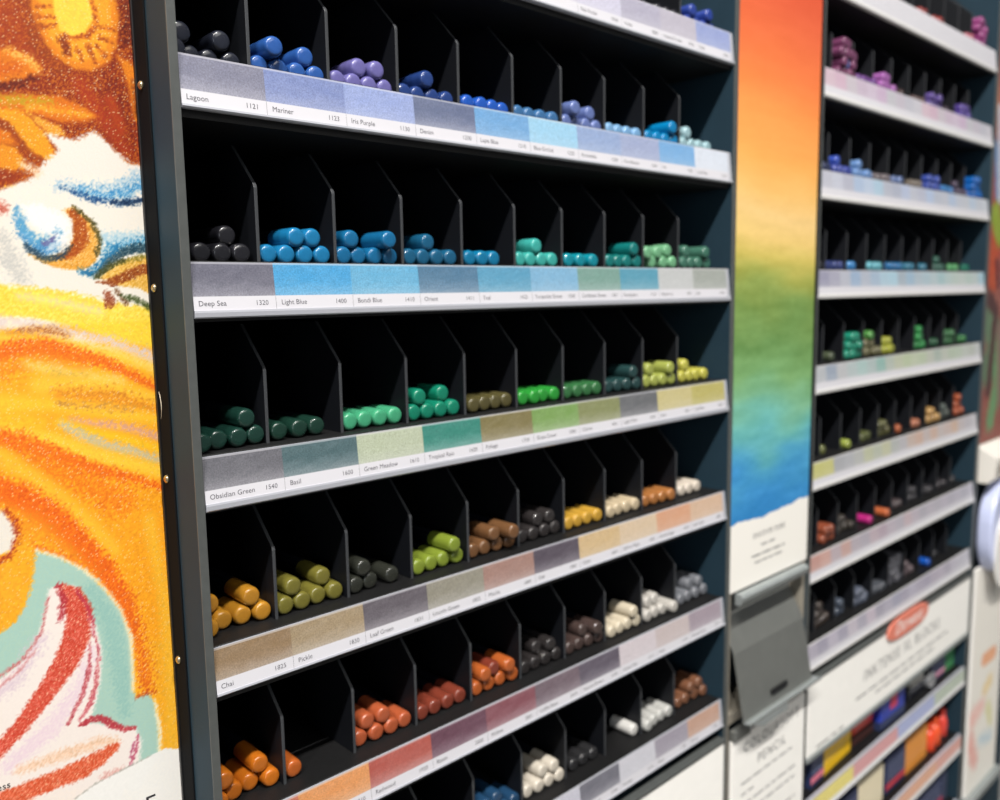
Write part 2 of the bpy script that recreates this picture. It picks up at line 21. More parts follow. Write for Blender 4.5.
ART = [["p",[250,172,35],0.82,0.4,[[-63.62,4.8],[5.85,4.41],[5.84,-188.63],[-80.69,-204.57]]],["p",[126,26,8],0.82,0.5,[[-54.76,113.56],[6.51,129.09],[0.81,43.21],[-17.01,43.6],[-37.09,38.65],[-61.0,36.93]]],["s",[165,58,12],5.71,0.8,[[-47.64,96.88,6.12],[-42.44,88.49,6.94],[-38.61,79.58,4.9]]],["s",[120,28,10],3.27,0.8,[[-10.74,73.87,4.08],[-9.14,56.62,6.12]]],["s",[95,22,8],3.27,0.7,[[-1.95,109.91,2.86],[-3.86,92.3,2.86]]],["s",[172,52,14],3.27,0.8,[[-21.57,74.0,2.86],[-13.92,63.06,2.86],[-7.6,53.24,2.04]]],["s",[150,60,10],3.27,0.8,[[-35.57,99.41,1.63],[-34.69,86.72,2.04],[-27.74,78.74,1.63]]],["p",[236,140,22],1.22,0.35,[[-35.14,109.06],[-35.24,95.64],[-33.0,88.65],[-29.35,82.76],[-23.17,79.13],[-17.18,79.41],[-11.48,83.06],[-7.89,89.85],[-6.46,100.41],[-9.24,115.06]]],["p",[245,165,35],2.04,0.35,[[-32.96,109.56],[-32.82,95.16],[-30.21,88.18],[-26.69,84.21],[-21.67,81.72],[-14.86,83.52],[-10.27,90.45],[-8.8,101.64],[-10.62,114.74]]],["p",[255,208,70],0.82,0.2,[[-28.22,110.66],[-28.29,97.04],[-26.8,91.44],[-23.38,89.76],[-18.62,91.97],[-15.18,98.0],[-16.23,102.14],[-17.42,113.16]]],["s",[165,70,12],1.22,0.4,[[-33.78,94.64,0.82],[-28.73,95.32,0.49]]],["s",[165,70,12],1.22,0.4,[[-33.11,91.22,0.82],[-28.29,92.79,0.49]]],["s",[165,70,12],1.22,0.4,[[-33.22,97.98,0.61],[-29.42,98.76,0.37]]],["s",[165,70,12],1.22,0.4,[[-25.04,89.13,1.43],[-24.78,83.87,0.86]]],["s",[165,70,12],1.22,0.4,[[-26.77,87.49,1.02],[-25.34,85.1,0.61]]],["s",[165,70,12],1.22,0.4,[[-21.38,85.79,0.82],[-20.29,82.62,0.49]]],["s",[165,70,12],1.22,0.4,[[-17.93,87.73,1.02],[-15.94,82.66,0.61]]],["s",[165,70,12],1.22,0.4,[[-14.55,87.99,0.82],[-12.35,85.31,0.49]]],["s",[165,70,12],1.22,0.4,[[-13.64,91.21,0.82],[-9.92,90.52,0.49]]],["s",[165,70,12],1.22,0.4,[[-12.71,94.77,0.82],[-8.56,95.21,0.49]]],["s",[120,40,8],1.63,0.5,[[-26.07,88.28,1.22],[-25.39,84.43,0.82]]],["s",[170,70,12],1.22,0.4,[[-23.73,89.37,0.61],[-17.68,91.14,0.82],[-14.28,96.49,0.61],[-15.5,102.96,0.61]]],["p",[232,130,22],1.63,0.45,[[-54.74,79.38],[-42.29,82.8],[-37.56,81.37],[-33.19,77.86],[-34.97,74.97],[-40.7,72.15],[-55.64,68.35]]],["s",[245,190,90],2.45,0.6,[[-42.99,81.4,0.82],[-37.06,79.83,1.22],[-34.82,76.95,0.61]]],["s",[205,90,12],2.45,0.5,[[-49.4,74.63,2.04],[-41.88,76.47,1.63]]],["s",[95,22,8],1.63,0.4,[[-49.84,69.2,1.02],[-40.73,71.82,1.22],[-35.62,74.54,0.61]]],["p",[228,120,16],1.22,0.45,[[-55.89,65.19],[-41.01,68.22],[-28.44,69.32],[-20.47,66.36],[-16.24,64.15],[-20.48,61.58],[-29.09,60.55],[-38.4,62.38],[-56.22,61.07]]],["s",[195,160,25],2.45,0.5,[[-50.17,65.03,1.63],[-39.62,66.46,1.43],[-31.79,67.2,0.82]]],["s",[240,170,40],2.04,0.5,[[-38.25,64.36,1.02],[-25.56,64.34,1.22],[-18.97,63.81,0.61]]],["p",[252,172,30],1.22,0.4,[[-56.07,62.97],[-39.92,62.51],[-34.19,56.28],[-30.64,48.27],[-33.32,46.68],[-39.39,49.44],[-45.37,58.59]]],["p",[250,180,60],1.22,0.5,[[-39.0,62.63],[-29.19,59.19],[-27.48,56.02],[-32.67,55.45],[-36.8,58.96]]],["p",[245,160,30],1.22,0.45,[[-56.69,55.35],[-44.56,53.5],[-40.96,45.0],[-41.29,40.67],[-45.43,42.32],[-57.46,45.78]]],["p",[150,60,12],1.22,0.5,[[-56.38,59.16],[-45.37,58.59],[-39.34,50.11],[-33.96,46.62],[-37.79,45.94],[-42.99,50.4],[-56.89,52.8]]],["p",[232,128,20],1.22,0.5,[[-56.53,57.26],[-45.02,55.4],[-42.91,51.39],[-57.0,51.53]]],["p",[240,140,22],1.22,0.5,[[-8.48,86.31],[-3.67,84.69],[-1.01,81.61],[-1.55,62.78],[-3.57,65.02],[-4.65,75.45],[-6.63,82.81]]],["s",[150,70,12],1.22,0.5,[[-3.02,78.49,0.61],[-2.77,66.18,0.61]]],["s",[180,60,15],2.04,0.8,[[-11.69,70.27,2.04],[-8.18,60.24,1.63]]],["p",[238,232,222],1.63,0.04,[[-61.29,33.42],[-46.4,37.65],[-38.75,41.54],[-35.92,45.78],[-30.44,50.99],[-33.89,55.98],[-29.46,55.46],[-24.61,54.97],[-17.64,58.82],[-11.16,52.89],[-6.12,48.76],[1.17,48.68],[1.15,-8.76],[-64.82,-9.83]]],["s",[150,50,15],1.63,0.6,[[-52.27,38.53,3.27],[-45.54,41.0,2.04],[-40.52,42.72,1.02]]],["s",[245,215,180],2.04,0.5,[[-41.27,44.97,1.22],[-38.02,42.93,1.63]]],["s",[150,190,215],3.27,0.6,[[-30.7,38.77,1.22],[-20.84,37.74,1.84],[-12.14,38.68,2.04],[-0.58,44.55,2.45]]],["s",[60,145,200],2.45,0.6,[[-24.22,37.51,1.22],[-15.8,36.31,1.84],[-8.68,37.48,1.63],[-0.75,42.0,1.63]]],["s",[25,75,130],1.63,0.4,[[-30.07,38.48,0.41],[-21.04,34.94,0.82],[-11.4,34.1,1.02],[0.35,36.25,1.02]]],["s",[16,45,80],1.22,0.3,[[-13.5,34.33,0.61],[-7.1,34.35,1.02],[1.12,36.66,1.02]]],["s",[170,205,220],2.45,0.5,[[-18.64,20.62,2.04],[-11.61,20.83,2.86],[-0.65,21.15,2.86]]],["s",[60,145,190],2.45,0.6,[[-17.5,17.09,1.63],[-9.97,18.7,2.04],[-0.7,20.41,1.63]]],["p",[45,125,185],2.04,0.4,[[-46.01,27.12],[-45.14,30.48],[-43.04,25.92],[-39.76,19.99],[-32.08,20.22],[-33.03,16.06],[-37.69,13.92],[-42.47,17.22],[-45.25,21.16]]],["p",[232,155,40],0.82,0.35,[[-30.66,30.58],[-26.6,32.18],[-21.52,28.27],[-18.78,23.45],[-18.5,17.78],[-20.58,12.76],[-24.87,9.89],[-30.88,9.85],[-37.85,11.86],[-42.63,15.19],[-37.67,14.26],[-30.42,16.11],[-27.36,21.75],[-27.29,27.3]]],["p",[165,68,14],1.22,0.35,[[-29.35,30.65],[-26.65,31.49],[-22.93,27.5],[-21.97,21.93],[-24.36,16.94],[-29.3,13.35],[-35.13,13.96],[-30.37,16.81],[-27.41,21.05],[-27.34,26.61]]],["s",[70,70,35],1.22,0.4,[[-26.63,31.83,0.61],[-20.94,26.89,0.82],[-18.64,20.62,0.82],[-20.42,14.9,0.61]]],["s",[30,60,80],1.22,0.4,[[-43.04,17.88,1.02],[-37.72,13.57,1.22],[-31.83,14.7,1.02],[-28.94,18.23,0.61]]],["p",[238,238,238],2.04,0.05,[[-43.84,31.55],[-37.58,32.24],[-30.76,29.21],[-28.38,25.87],[-29.4,20.99],[-32.88,18.13],[-36.21,16.68],[-34.57,21.51],[-38.29,22.75],[-41.8,25.98]]],["s",[90,165,205],2.45,0.5,[[-44.63,29.18,1.02],[-43.82,23.89,1.63],[-39.76,19.99,1.63],[-34.67,20.14,1.22],[-32.52,22.96,0.82]]],["s",[110,100,150],1.22,0.5,[[-37.33,18.7,0.61],[-34.67,20.14,0.82],[-32.9,22.26,0.41]]],["s",[200,95,75],2.04,0.5,[[-51.71,30.77,2.86],[-49.08,30.27,1.63]]],["s",[200,198,192],3.27,0.5,[[-50.08,21.34,1.63],[-48.32,13.08,3.27],[-44.55,6.38,1.63]]],["p",[225,165,45],0.82,0.4,[[-20.29,7.06],[-15.1,11.39],[-9.19,14.36],[0.88,16.01],[0.88,-1.2],[-5.55,3.36],[-12.76,4.15]]],["p",[140,58,14],0.82,0.4,[[-21.08,5.63],[-14.29,7.78],[-8.71,10.72],[-1.2,13.0],[-1.44,9.29],[-9.01,6.33],[-15.63,3.81]]],["s",[130,120,40],1.22,0.4,[[-15.86,10.66,0.61],[-9.24,13.63,0.82],[-1.02,15.6,0.82]]],["s",[25,60,75],1.22,0.35,[[-24.92,9.18,0.61],[-20.19,8.49,1.22],[-16.41,12.81,1.84],[-11.2,16.5,1.84],[-5.3,18.09,1.63],[1.43,18.62,1.84]]],["s",[30,120,170],1.63,0.5,[[-26.27,9.18,0.82],[-22.23,8.84,1.22],[-17.7,14.23,1.02],[-12.52,17.92,1.02]]],["s",[70,70,25],1.22,0.4,[[-20.59,7.77,1.02],[-15.81,11.38,1.02],[-10.32,13.62,0.82]]],["p",[255,216,62],1.63,0.25,[[-63.54,5.77],[-51.98,4.73],[-39.74,3.64],[-26.84,1.41],[-17.42,-1.6],[1.45,-4.23],[2.32,-20.24],[-14.18,-16.34],[-31.0,-9.81],[-43.67,-6.58],[-64.5,-5.92]]],["s",[150,70,40],1.22,0.4,[[-17.57,1.29,1.22],[-16.72,-1.62,2.04],[-18.22,-3.03,0.82]]],["s",[110,70,40],1.22,0.4,[[-14.29,2.71,0.61],[-11.04,-2.09,1.02]]],["s",[60,75,30],1.22,0.4,[[-12.3,0.5,0.61],[-7.32,-1.05,1.02],[-0.12,-4.94,1.22]]],["s",[245,225,150],2.45,0.5,[[-46.2,0.98,0.82],[-33.67,-1.29,1.22],[-20.46,-5.15,1.02]]],["s",[226,206,198],2.45,0.4,[[-55.93,-7.52,2.45],[-40.73,-9.44,1.63],[-29.54,-12.71,1.84],[-17.73,-16.16,1.84],[2.02,-24.82,2.45]]],["s",[252,235,205],2.45,0.4,[[-50.04,-9.08,1.22],[-34.55,-13.19,1.22],[-17.94,-19.08,1.22],[1.77,-28.65,1.22]]],["s",[185,110,50],2.04,0.6,[[-50.86,-11.76,0.82],[-45.54,-10.62,1.22],[-37.66,-11.3,1.43],[-31.92,-13.31,0.61]]],["s",[255,205,70],2.45,0.4,[[-56.35,-12.85,2.04],[-34.76,-16.0,1.63],[-14.54,-21.49,2.04],[1.72,-29.42,1.63]]],["s",[238,102,22],2.04,0.45,[[-56.83,-18.87,2.86],[-49.13,-16.95,3.27],[-39.69,-16.78,3.27],[-30.09,-20.17,2.86],[-20.0,-23.35,2.04],[-9.61,-29.3,1.63],[-0.6,-35.39,1.43]]],["s",[245,140,30],3.27,0.6,[[-57.26,-24.23,2.86],[-41.62,-21.2,2.45],[-28.74,-24.92,1.63]]],["s",[253,212,110],3.27,0.4,[[-45.5,-22.33,1.02],[-38.68,-24.91,2.04],[-28.95,-27.79,2.04],[-15.2,-31.1,1.63]]],["s",[205,165,50],3.27,0.6,[[-38.14,-26.36,1.02],[-29.0,-28.51,1.22]]],["s",[255,200,60],3.27,0.4,[[-42.28,-29.9,2.86],[-22.36,-31.97,2.45],[-0.85,-39.22,2.04]]],["s",[225,140,35],3.27,0.6,[[-36.09,-33.99,2.45],[-19.12,-35.95,2.86],[-1.1,-43.06,2.04]]],["s",[255,200,50],3.27,0.4,[[-58.11,-34.99,3.67],[-39.58,-36.86,2.04],[-19.53,-41.85,2.04],[0.57,-47.13,1.63]]],["s",[212,150,60],2.45,0.6,[[-36.33,-37.18,0.82],[-26.33,-38.93,1.02],[-12.3,-41.88,1.02]]],["s",[222,165,140],2.04,0.5,[[-33.45,-43.25,0.82],[-23.35,-45.88,1.43],[-12.76,-48.64,1.43],[2.0,-55.13,1.63]]],["s",[255,196,30],2.45,0.3,[[-36.8,-43.58,1.22],[-27.01,-48.39,1.63],[-16.64,-51.94,1.63],[1.7,-59.81,1.63]]],["s",[200,192,160],2.04,0.5,[[-36.2,-44.37,1.22],[-28.88,-50.36,2.04],[-20.41,-54.45,1.84],[-11.55,-57.95,1.63],[1.4,-64.5,1.84]]],["s",[255,205,60],2.45,0.4,[[-55.77,-43.45,2.86],[-40.53,-49.58,2.86],[-24.18,-57.67,2.45],[1.15,-68.42,2.45]]],["s",[250,190,40],2.45,0.4,[[-55.51,-40.05,2.86],[-43.31,-43.54,2.04]]],["p",[252,162,28],2.04,0.5,[[-59.08,-47.16],[-37.7,-55.72],[-21.14,-64.88],[0.79,-73.92],[2.84,-136.35],[-10.84,-132.24],[-20.36,-105.75],[-33.01,-83.77],[-45.21,-68.6],[-59.89,-57.36]]],["s",[240,98,18],2.45,0.5,[[-58.92,-45.13,2.45],[-50.06,-49.04,3.27],[-40.85,-53.84,2.86],[-32.89,-58.61,2.45],[-22.85,-63.86,2.04],[-12.24,-68.22,1.63],[0.79,-73.92,1.43]]],["s",[245,125,22],4.9,0.6,[[-47.43,-55.74,3.27],[-31.68,-65.43,4.08],[-18.25,-75.26,5.31]]],["s",[255,190,50],2.86,0.4,[[-59.4,-51.23,2.86],[-47.8,-60.66,2.65],[-38.82,-70.82,2.45],[-29.44,-82.24,2.45],[-21.36,-93.86,2.04]]],["s",[238,95,18],2.86,0.4,[[-60.32,-62.82,4.08],[-50.07,-69.52,4.9],[-41.05,-78.45,4.9],[-33.41,-89.3,4.49],[-26.15,-100.46,4.08],[-20.78,-111.9,3.67],[-17.31,-126.3,2.45]]],["s",[250,150,30],4.9,0.5,[[-61.11,-72.75,4.49],[-49.18,-78.64,3.67],[-40.22,-89.67,3.27],[-30.8,-101.25,1.63]]],["s",[255,175,40],3.27,0.5,[[-62.62,-91.72,5.31],[-57.15,-100.21,4.49],[-54.97,-104.39,3.27]]],["s",[238,110,25],2.04,0.5,[[-47.91,-87.23,0.82],[-40.38,-91.85,1.02],[-30.72,-100.13,0.82]]],["p",[238,232,222],1.22,0.05,[[-69.54,-67.72],[-56.84,-72.52],[-54.12,-77.29],[-53.21,-81.76],[-55.49,-86.98],[-71.1,-86.92]]],["s",[180,60,25],1.63,0.5,[[-56.18,-71.94,0.61],[-53.5,-77.42,1.02],[-53.21,-81.76,0.82],[-56.22,-88.25,0.82],[-61.86,-89.78,0.82]]],["s",[255,190,50],3.27,0.5,[[-7.71,-85.02,2.45],[-4.03,-117.91,2.45],[-3.38,-151.07,2.45],[-5.24,-179.87,2.86]]],["s",[235,105,22],4.08,0.6,[[-18.71,-114.01,2.45],[-15.83,-126.73,2.45],[-13.42,-147.71,2.45],[-12.98,-152.77,1.22]]],["p",[170,208,196],1.22,0.05,[[-47.96,-87.94],[-40.41,-92.22],[-32.38,-98.97],[-25.62,-108.3],[-20.79,-117.39],[-17.89,-129.32],[-17.5,-140.28],[-18.55,-150.03],[-17.25,-153.33],[-12.98,-152.77],[-10.58,-157.73],[-9.73,-168.85],[-9.99,-178.82],[-18.65,-191.13],[-77.51,-165.56],[-73.69,-118.65],[-61.4,-114.89],[-56.19,-112.05],[-52.59,-106.48],[-49.73,-98.45]]],["s",[255,235,190],1.22,0.4,[[-47.96,-87.94,0.41],[-40.41,-92.22,0.41],[-32.38,-98.97,0.61],[-25.62,-108.3,0.61],[-20.79,-117.39,0.61],[-17.89,-129.32,0.82],[-18.55,-150.03,0.82]]],["s",[255,240,200],1.22,0.4,[[-10.53,-156.92,0.61],[-9.4,-169.82,0.82],[-10.1,-180.46,0.82]]],["s",[200,80,25],1.22,0.4,[[-17.25,-153.33,0.61],[-12.98,-152.77,0.82],[-10.7,-153.56,0.41]]],["s",[150,195,185],3.27,0.5,[[-31.2,-106.87,2.45],[-24.43,-122.26,3.27],[-22.76,-140.58,3.27],[-22.03,-156.9,2.04]]],["p",[248,236,228],1.22,0.03,[[-45.21,-103.27],[-41.14,-102.08],[-35.87,-104.16],[-32.27,-111.95],[-29.56,-123.51],[-28.7,-131.57],[-29.81,-142.21],[-32.22,-150.84],[-34.8,-157.01],[-25.01,-162.27],[-18.46,-165.55],[-16.59,-172.04],[-17.83,-178.99],[-26.31,-191.92],[-48.53,-201.8],[-79.24,-186.75],[-74.5,-128.64],[-62.62,-130.48],[-55.38,-126.23],[-49.63,-118.37],[-46.73,-110.28]]],["s",[226,205,215],3.27,0.5,[[-49.15,-120.74,2.04],[-58.11,-132.72,2.45],[-69.32,-137.97,2.45]]],["s",[240,215,225],3.27,0.5,[[-32.13,-129.73,1.63],[-37.34,-143.56,2.86],[-48.43,-154.99,3.27],[-62.03,-162.87,2.45]]],["s",[205,120,120],0.82,0.5,[[-45.43,-106.18,0.41],[-48.29,-118.02,0.41],[-55.38,-126.23,0.61],[-65.78,-131.59,0.61]]],["s",[220,150,150],0.82,0.5,[[-50.7,-123.99,0.41],[-56.96,-130.15,0.61],[-66.06,-135.13,0.41]]],["s",[214,60,36],1.22,0.35,[[-40.26,-103.8,1.63],[-36.84,-108.07,3.67],[-35.3,-115.32,4.49],[-37.33,-124.29,4.69],[-41.28,-131.47,4.49],[-46.5,-138.13,3.67],[-52.26,-144.45,3.27],[-58.58,-151.13,2.65],[-67.87,-157.89,2.86]]],["s",[185,50,60],1.22,0.4,[[-41.82,-102.28,0.82],[-40.25,-108.3,1.22],[-42.12,-115.3,0.82]]],["s",[190,55,75],0.82,0.5,[[-35.97,-105.65,0.61],[-32.95,-111.76,0.61],[-31.27,-117.6,0.82],[-30.84,-121.58,0.41]]],["s",[196,80,90],0.82,0.4,[[-32.69,-127.62,0.41],[-33.77,-137.76,0.82],[-36.83,-146.08,0.82],[-42.33,-154.97,0.61]]],["s",[205,90,100],0.82,0.4,[[-30.32,-134.19,0.41],[-31.67,-143.16,0.82],[-34.3,-150.1,1.02],[-38.17,-154.96,0.61]]],["s",[205,95,110],0.82,0.5,[[-32.59,-116.46,0.41],[-30.47,-126.35,0.41],[-29.62,-134.41,0.41]]],["s",[186,44,58],0.82,0.3,[[-38.31,-156.87,0.82],[-34.74,-156.24,1.22],[-30.85,-156.88,1.22],[-27.11,-160.67,1.43],[-22.91,-164.28,1.02],[-19.2,-165.27,0.82]]],["s",[196,80,110],0.82,0.4,[[-17.9,-168.64,0.41],[-19.05,-174.37,0.61],[-21.71,-179.88,0.41]]],["s",[196,100,130],0.82,0.4,[[-19.58,-170.87,0.41],[-21.07,-176.03,0.41]]],["s",[230,170,160],1.63,0.5,[[-31.09,-180.86,1.63],[-25.49,-179.96,1.22]]],["s",[248,205,170],2.04,0.5,[[-59.09,-165.98,1.63],[-45.88,-166.02,2.04],[-31.86,-166.07,2.04],[-26.17,-168.29,1.22]]],["s",[222,78,36],1.22,0.35,[[-72.25,-174.5,3.67],[-59.77,-174.79,3.27],[-49.88,-174.46,3.47],[-39.56,-174.1,3.67],[-32.3,-172.3,3.06],[-27.05,-170.37,1.84],[-25.14,-169.51,0.82]]],["p",[247,245,240],0.41,0.02,[[-47.45,-187.26],[-42.07,-184.53],[-34.77,-181.71],[-21.71,-179.88],[-13.94,-178.91],[-7.54,-178.1],[-3.62,-180.08],[6.31,-180.99],[14.98,-255.93],[-80.69,-204.57],[-60.8,-188.09]]],["s",[190,185,175],0.61,0.3,[[-42.07,-184.53,0.24],[-34.77,-181.71,0.24],[-21.71,-179.88,0.24],[-13.94,-178.91,0.24]]]]
RAINBOW = [(-193.5, (44, 124, 190)), (-163.9, (48, 130, 194)), (-138.3, (58, 140, 198)), (-116.6, (78, 158, 192)), (-97.4, (104, 178, 172)), (-77.6, (120, 176, 140)), (-58.0, (118, 164, 106)), (-35.8, (104, 144, 82)), (-8.5, (118, 146, 76)), (8.4, (158, 162, 78)), (19.8, (202, 184, 96)), (31.8, (226, 194, 118)), (48.3, (232, 196, 130)), (64.7, (234, 184, 108)), (84.1, (236, 168, 88)), (116.1, (236, 144, 74)), (131.9, (232, 128, 68)), (153.8, (224, 112, 64)), (184.5, (212, 92, 58)), (220.8, (198, 72, 48))]
EDGE_X = [363.1, 371.8, 384.6, 402.8, 418.2, 426.7, 439.7, 452.9, 465.9]
EDGE_Z = [-157.4, -156.7, -156.8, -158.6, -157.3, -157.4, -156.6, -154.8, -154.8]
FAR_ART = [('s',(230,150,110),6,0.1,[[816.7,272.4,16],[831.3,219.1,14],[840.4,182.3,14]]),('s',(190,70,60),6,0.1,[[834.8,162.3,12],[848.6,114.9,18],[866.4,45.5,20],[858.2,19.8,20]]),('s',(110,150,200),5,0.1,[[829.0,161.6,6],[859.1,125.7,10],[864.9,91.1,8]]),('s',(220,225,235),5,0.1,[[856.9,174.8,6],[872.0,86.5,6]]),('s',(150,180,60),6,0.1,[[862.1,70.8,14],[874.9,50.9,14]]),('s',(196,84,52),6,0.1,[[856.5,29.9,18],[866.1,9.5,18]]),('s',(70,40,60),4,0.1,[[873.3,23.0,4],[880.5,-0.9,4]]),('s',(110,140,110),8,0.1,[[861.3,-37.1,22],[884.8,-64.5,24],[863.6,-89.7,20]]),('s',(120,170,120),8,0.1,[[878.3,-64.1,14],[897.8,-103.1,14],[878.8,-144.8,12]]),('s',(90,60,60),6,0.1,[[857.9,-16.2,10],[878.9,-29.2,8],[867.1,-111.3,8]]),('s',(150,120,110),6,0.1,[[891.9,-48.8,8],[908.3,-126.0,8]])]
CARD_ART = [('s',(240,176,136),2,0.1,[[888.2,-416.8,8],[921.9,-417.9,8]]),('s',(244,220,170),8,0.1,[[897.6,-455.3,8],[913.3,-448.7,8]]),('s',(244,196,186),12,0.2,[[858.8,-476.9,12],[890.0,-470.6,8]]),('s',(240,180,170),12,0.2,[[856.8,-505.3,12],[873.1,-529.6,10]]),('s',(226,222,170),8,0.2,[[911.5,-479.4,8],[921.6,-500.2,6]]),('s',(196,216,226),10,0.2,[[890.0,-512.4,6],[924.8,-519.8,6]])]
SCREWS = [75.8,3.2,-69.1,-141.4]
VIEWED_FROM = [-130.2145600395285,-298.7462249813659,-0.5312019511299855]
CAM_R = [[0.7257069065881484,-0.6878169350610845,-0.016042118732766897],[-0.09691046547171765,-0.07910898401612229,-0.9921442084344352],[0.6811445128695639,0.7215605535858461,-0.12406659540977127]]
CAM_C = [-130.2145600395285,-298.7462249813659,-0.5312019511299855]
CAM_F = 858.0687053561542

# ---------------------------------------------------------------- helpers
def lin(c):
    out = []
    for v in c[:3]:
        v = v / 255.0
        out.append(v / 12.92 if v <= 0.04045 else ((v + 0.055) / 1.055) ** 2.4)
    return tuple(out)

def lin_np(a):
    a = np.clip(a / 255.0, 0, 1)
    return np.where(a <= 0.04045, a / 12.92, ((a + 0.055) / 1.055) ** 2.4)

MATS = {}
def mat(key, rgb, rough=0.5, metal=0.0, spec=0.5, coat=0.0, coat_rough=0.1, noise=0.0, nscale=400.0, bump=0.0, bscale=900.0):
    if key in MATS:
        return MATS[key]
    m = bpy.data.materials.new(key)
    m.use_nodes = True
    nt = m.node_tree
    b = nt.nodes['Principled BSDF']
    b.inputs['Roughness'].default_value = rough
    b.inputs['Metallic'].default_value = metal
    b.inputs['Specular IOR Level'].default_value = spec
    b.inputs['Coat Weight'].default_value = coat
    b.inputs['Coat Roughness'].default_value = coat_rough
    c = lin(rgb)
    b.inputs['Base Color'].default_value = (*c, 1)
    tc = nt.nodes.new('ShaderNodeTexCoord')
    if noise > 0:
        n = nt.nodes.new('ShaderNodeTexNoise')
        n.inputs['Scale'].default_value = nscale
        n.inputs['Detail'].default_value = 3
        nt.links.new(tc.outputs['Object'], n.inputs['Vector'])
        r = nt.nodes.new('ShaderNodeValToRGB')
        lo = [max(0, v * (1 - noise)) for v in c]
        hi = [min(1, v * (1 + noise)) for v in c]
        r.color_ramp.elements[0].position = 0.3
        r.color_ramp.elements[0].color = (*lo, 1)
        r.color_ramp.elements[1].position = 0.7
        r.color_ramp.elements[1].color = (*hi, 1)
        nt.links.new(n.outputs['Fac'], r.inputs['Fac'])
        nt.links.new(r.outputs['Color'], b.inputs['Base Color'])
    if bump > 0:
        n2 = nt.nodes.new('ShaderNodeTexNoise')
        n2.inputs['Scale'].default_value = bscale
        nt.links.new(tc.outputs['Object'], n2.inputs['Vector'])
        bp = nt.nodes.new('ShaderNodeBump')
        bp.inputs['Strength'].default_value = bump
        bp.inputs['Distance'].default_value = 0.0003
        nt.links.new(n2.outputs['Fac'], bp.inputs['Height'])
        nt.links.new(bp.outputs['Normal'], b.inputs['Normal'])
    MATS[key] = m
    return m

def attr_mat(key, rough=0.55, spec=0.4, coat=0.0, speck=0.0, sscale=1500.0):
    """printed surface: the ink comes from the mesh's colour attribute, fine paper grain on top"""
    m = bpy.data.materials.new(key)
    m.use_nodes = True
    nt = m.node_tree
    b = nt.nodes['Principled BSDF']
    b.inputs['Roughness'].default_value = rough
    b.inputs['Specular IOR Level'].default_value = spec
    b.inputs['Coat Weight'].default_value = coat
    b.inputs['Coat Roughness'].default_value = 0.15
    a = nt.nodes.new('ShaderNodeVertexColor')
    a.layer_name = 'ink'
    if speck > 0:
        tc = nt.nodes.new('ShaderNodeTexCoord')
        n = nt.nodes.new('ShaderNodeTexNoise')
        n.inputs['Scale'].default_value = sscale
        n.inputs['Detail'].default_value = 4
        n.inputs['Roughness'].default_value = 0.7
        nt.links.new(tc.outputs['Object'], n.inputs['Vector'])
        mr = nt.nodes.new('ShaderNodeMapRange')
        mr.inputs['From Min'].default_value = 0.3
        mr.inputs['From Max'].default_value = 0.7
        mr.inputs['To Min'].default_value = 1 - speck
        mr.inputs['To Max'].default_value = 1 + speck
        nt.links.new(n.outputs['Fac'], mr.inputs['Value'])
        mx = nt.nodes.new('ShaderNodeVectorMath')
        mx.operation = 'SCALE'
        nt.links.new(a.outputs['Color'], mx.inputs[0])
        gm = nt.nodes.new('ShaderNodeMix')          # the grain only sits in the inked fields
        gm.data_type = 'FLOAT'
        gm.inputs['A'].default_value = 1.0
        nt.links.new(a.outputs['Alpha'], gm.inputs['Factor'])
        nt.links.new(mr.outputs['Result'], gm.inputs['B'])
        nt.links.new(gm.outputs['Result'], mx.inputs['Scale'])
        nt.links.new(mx.outputs['Vector'], b.inputs['Base Color'])
    else:
        nt.links.new(a.outputs['Color'], b.inputs['Base Color'])
    MATS[key] = m
    return m

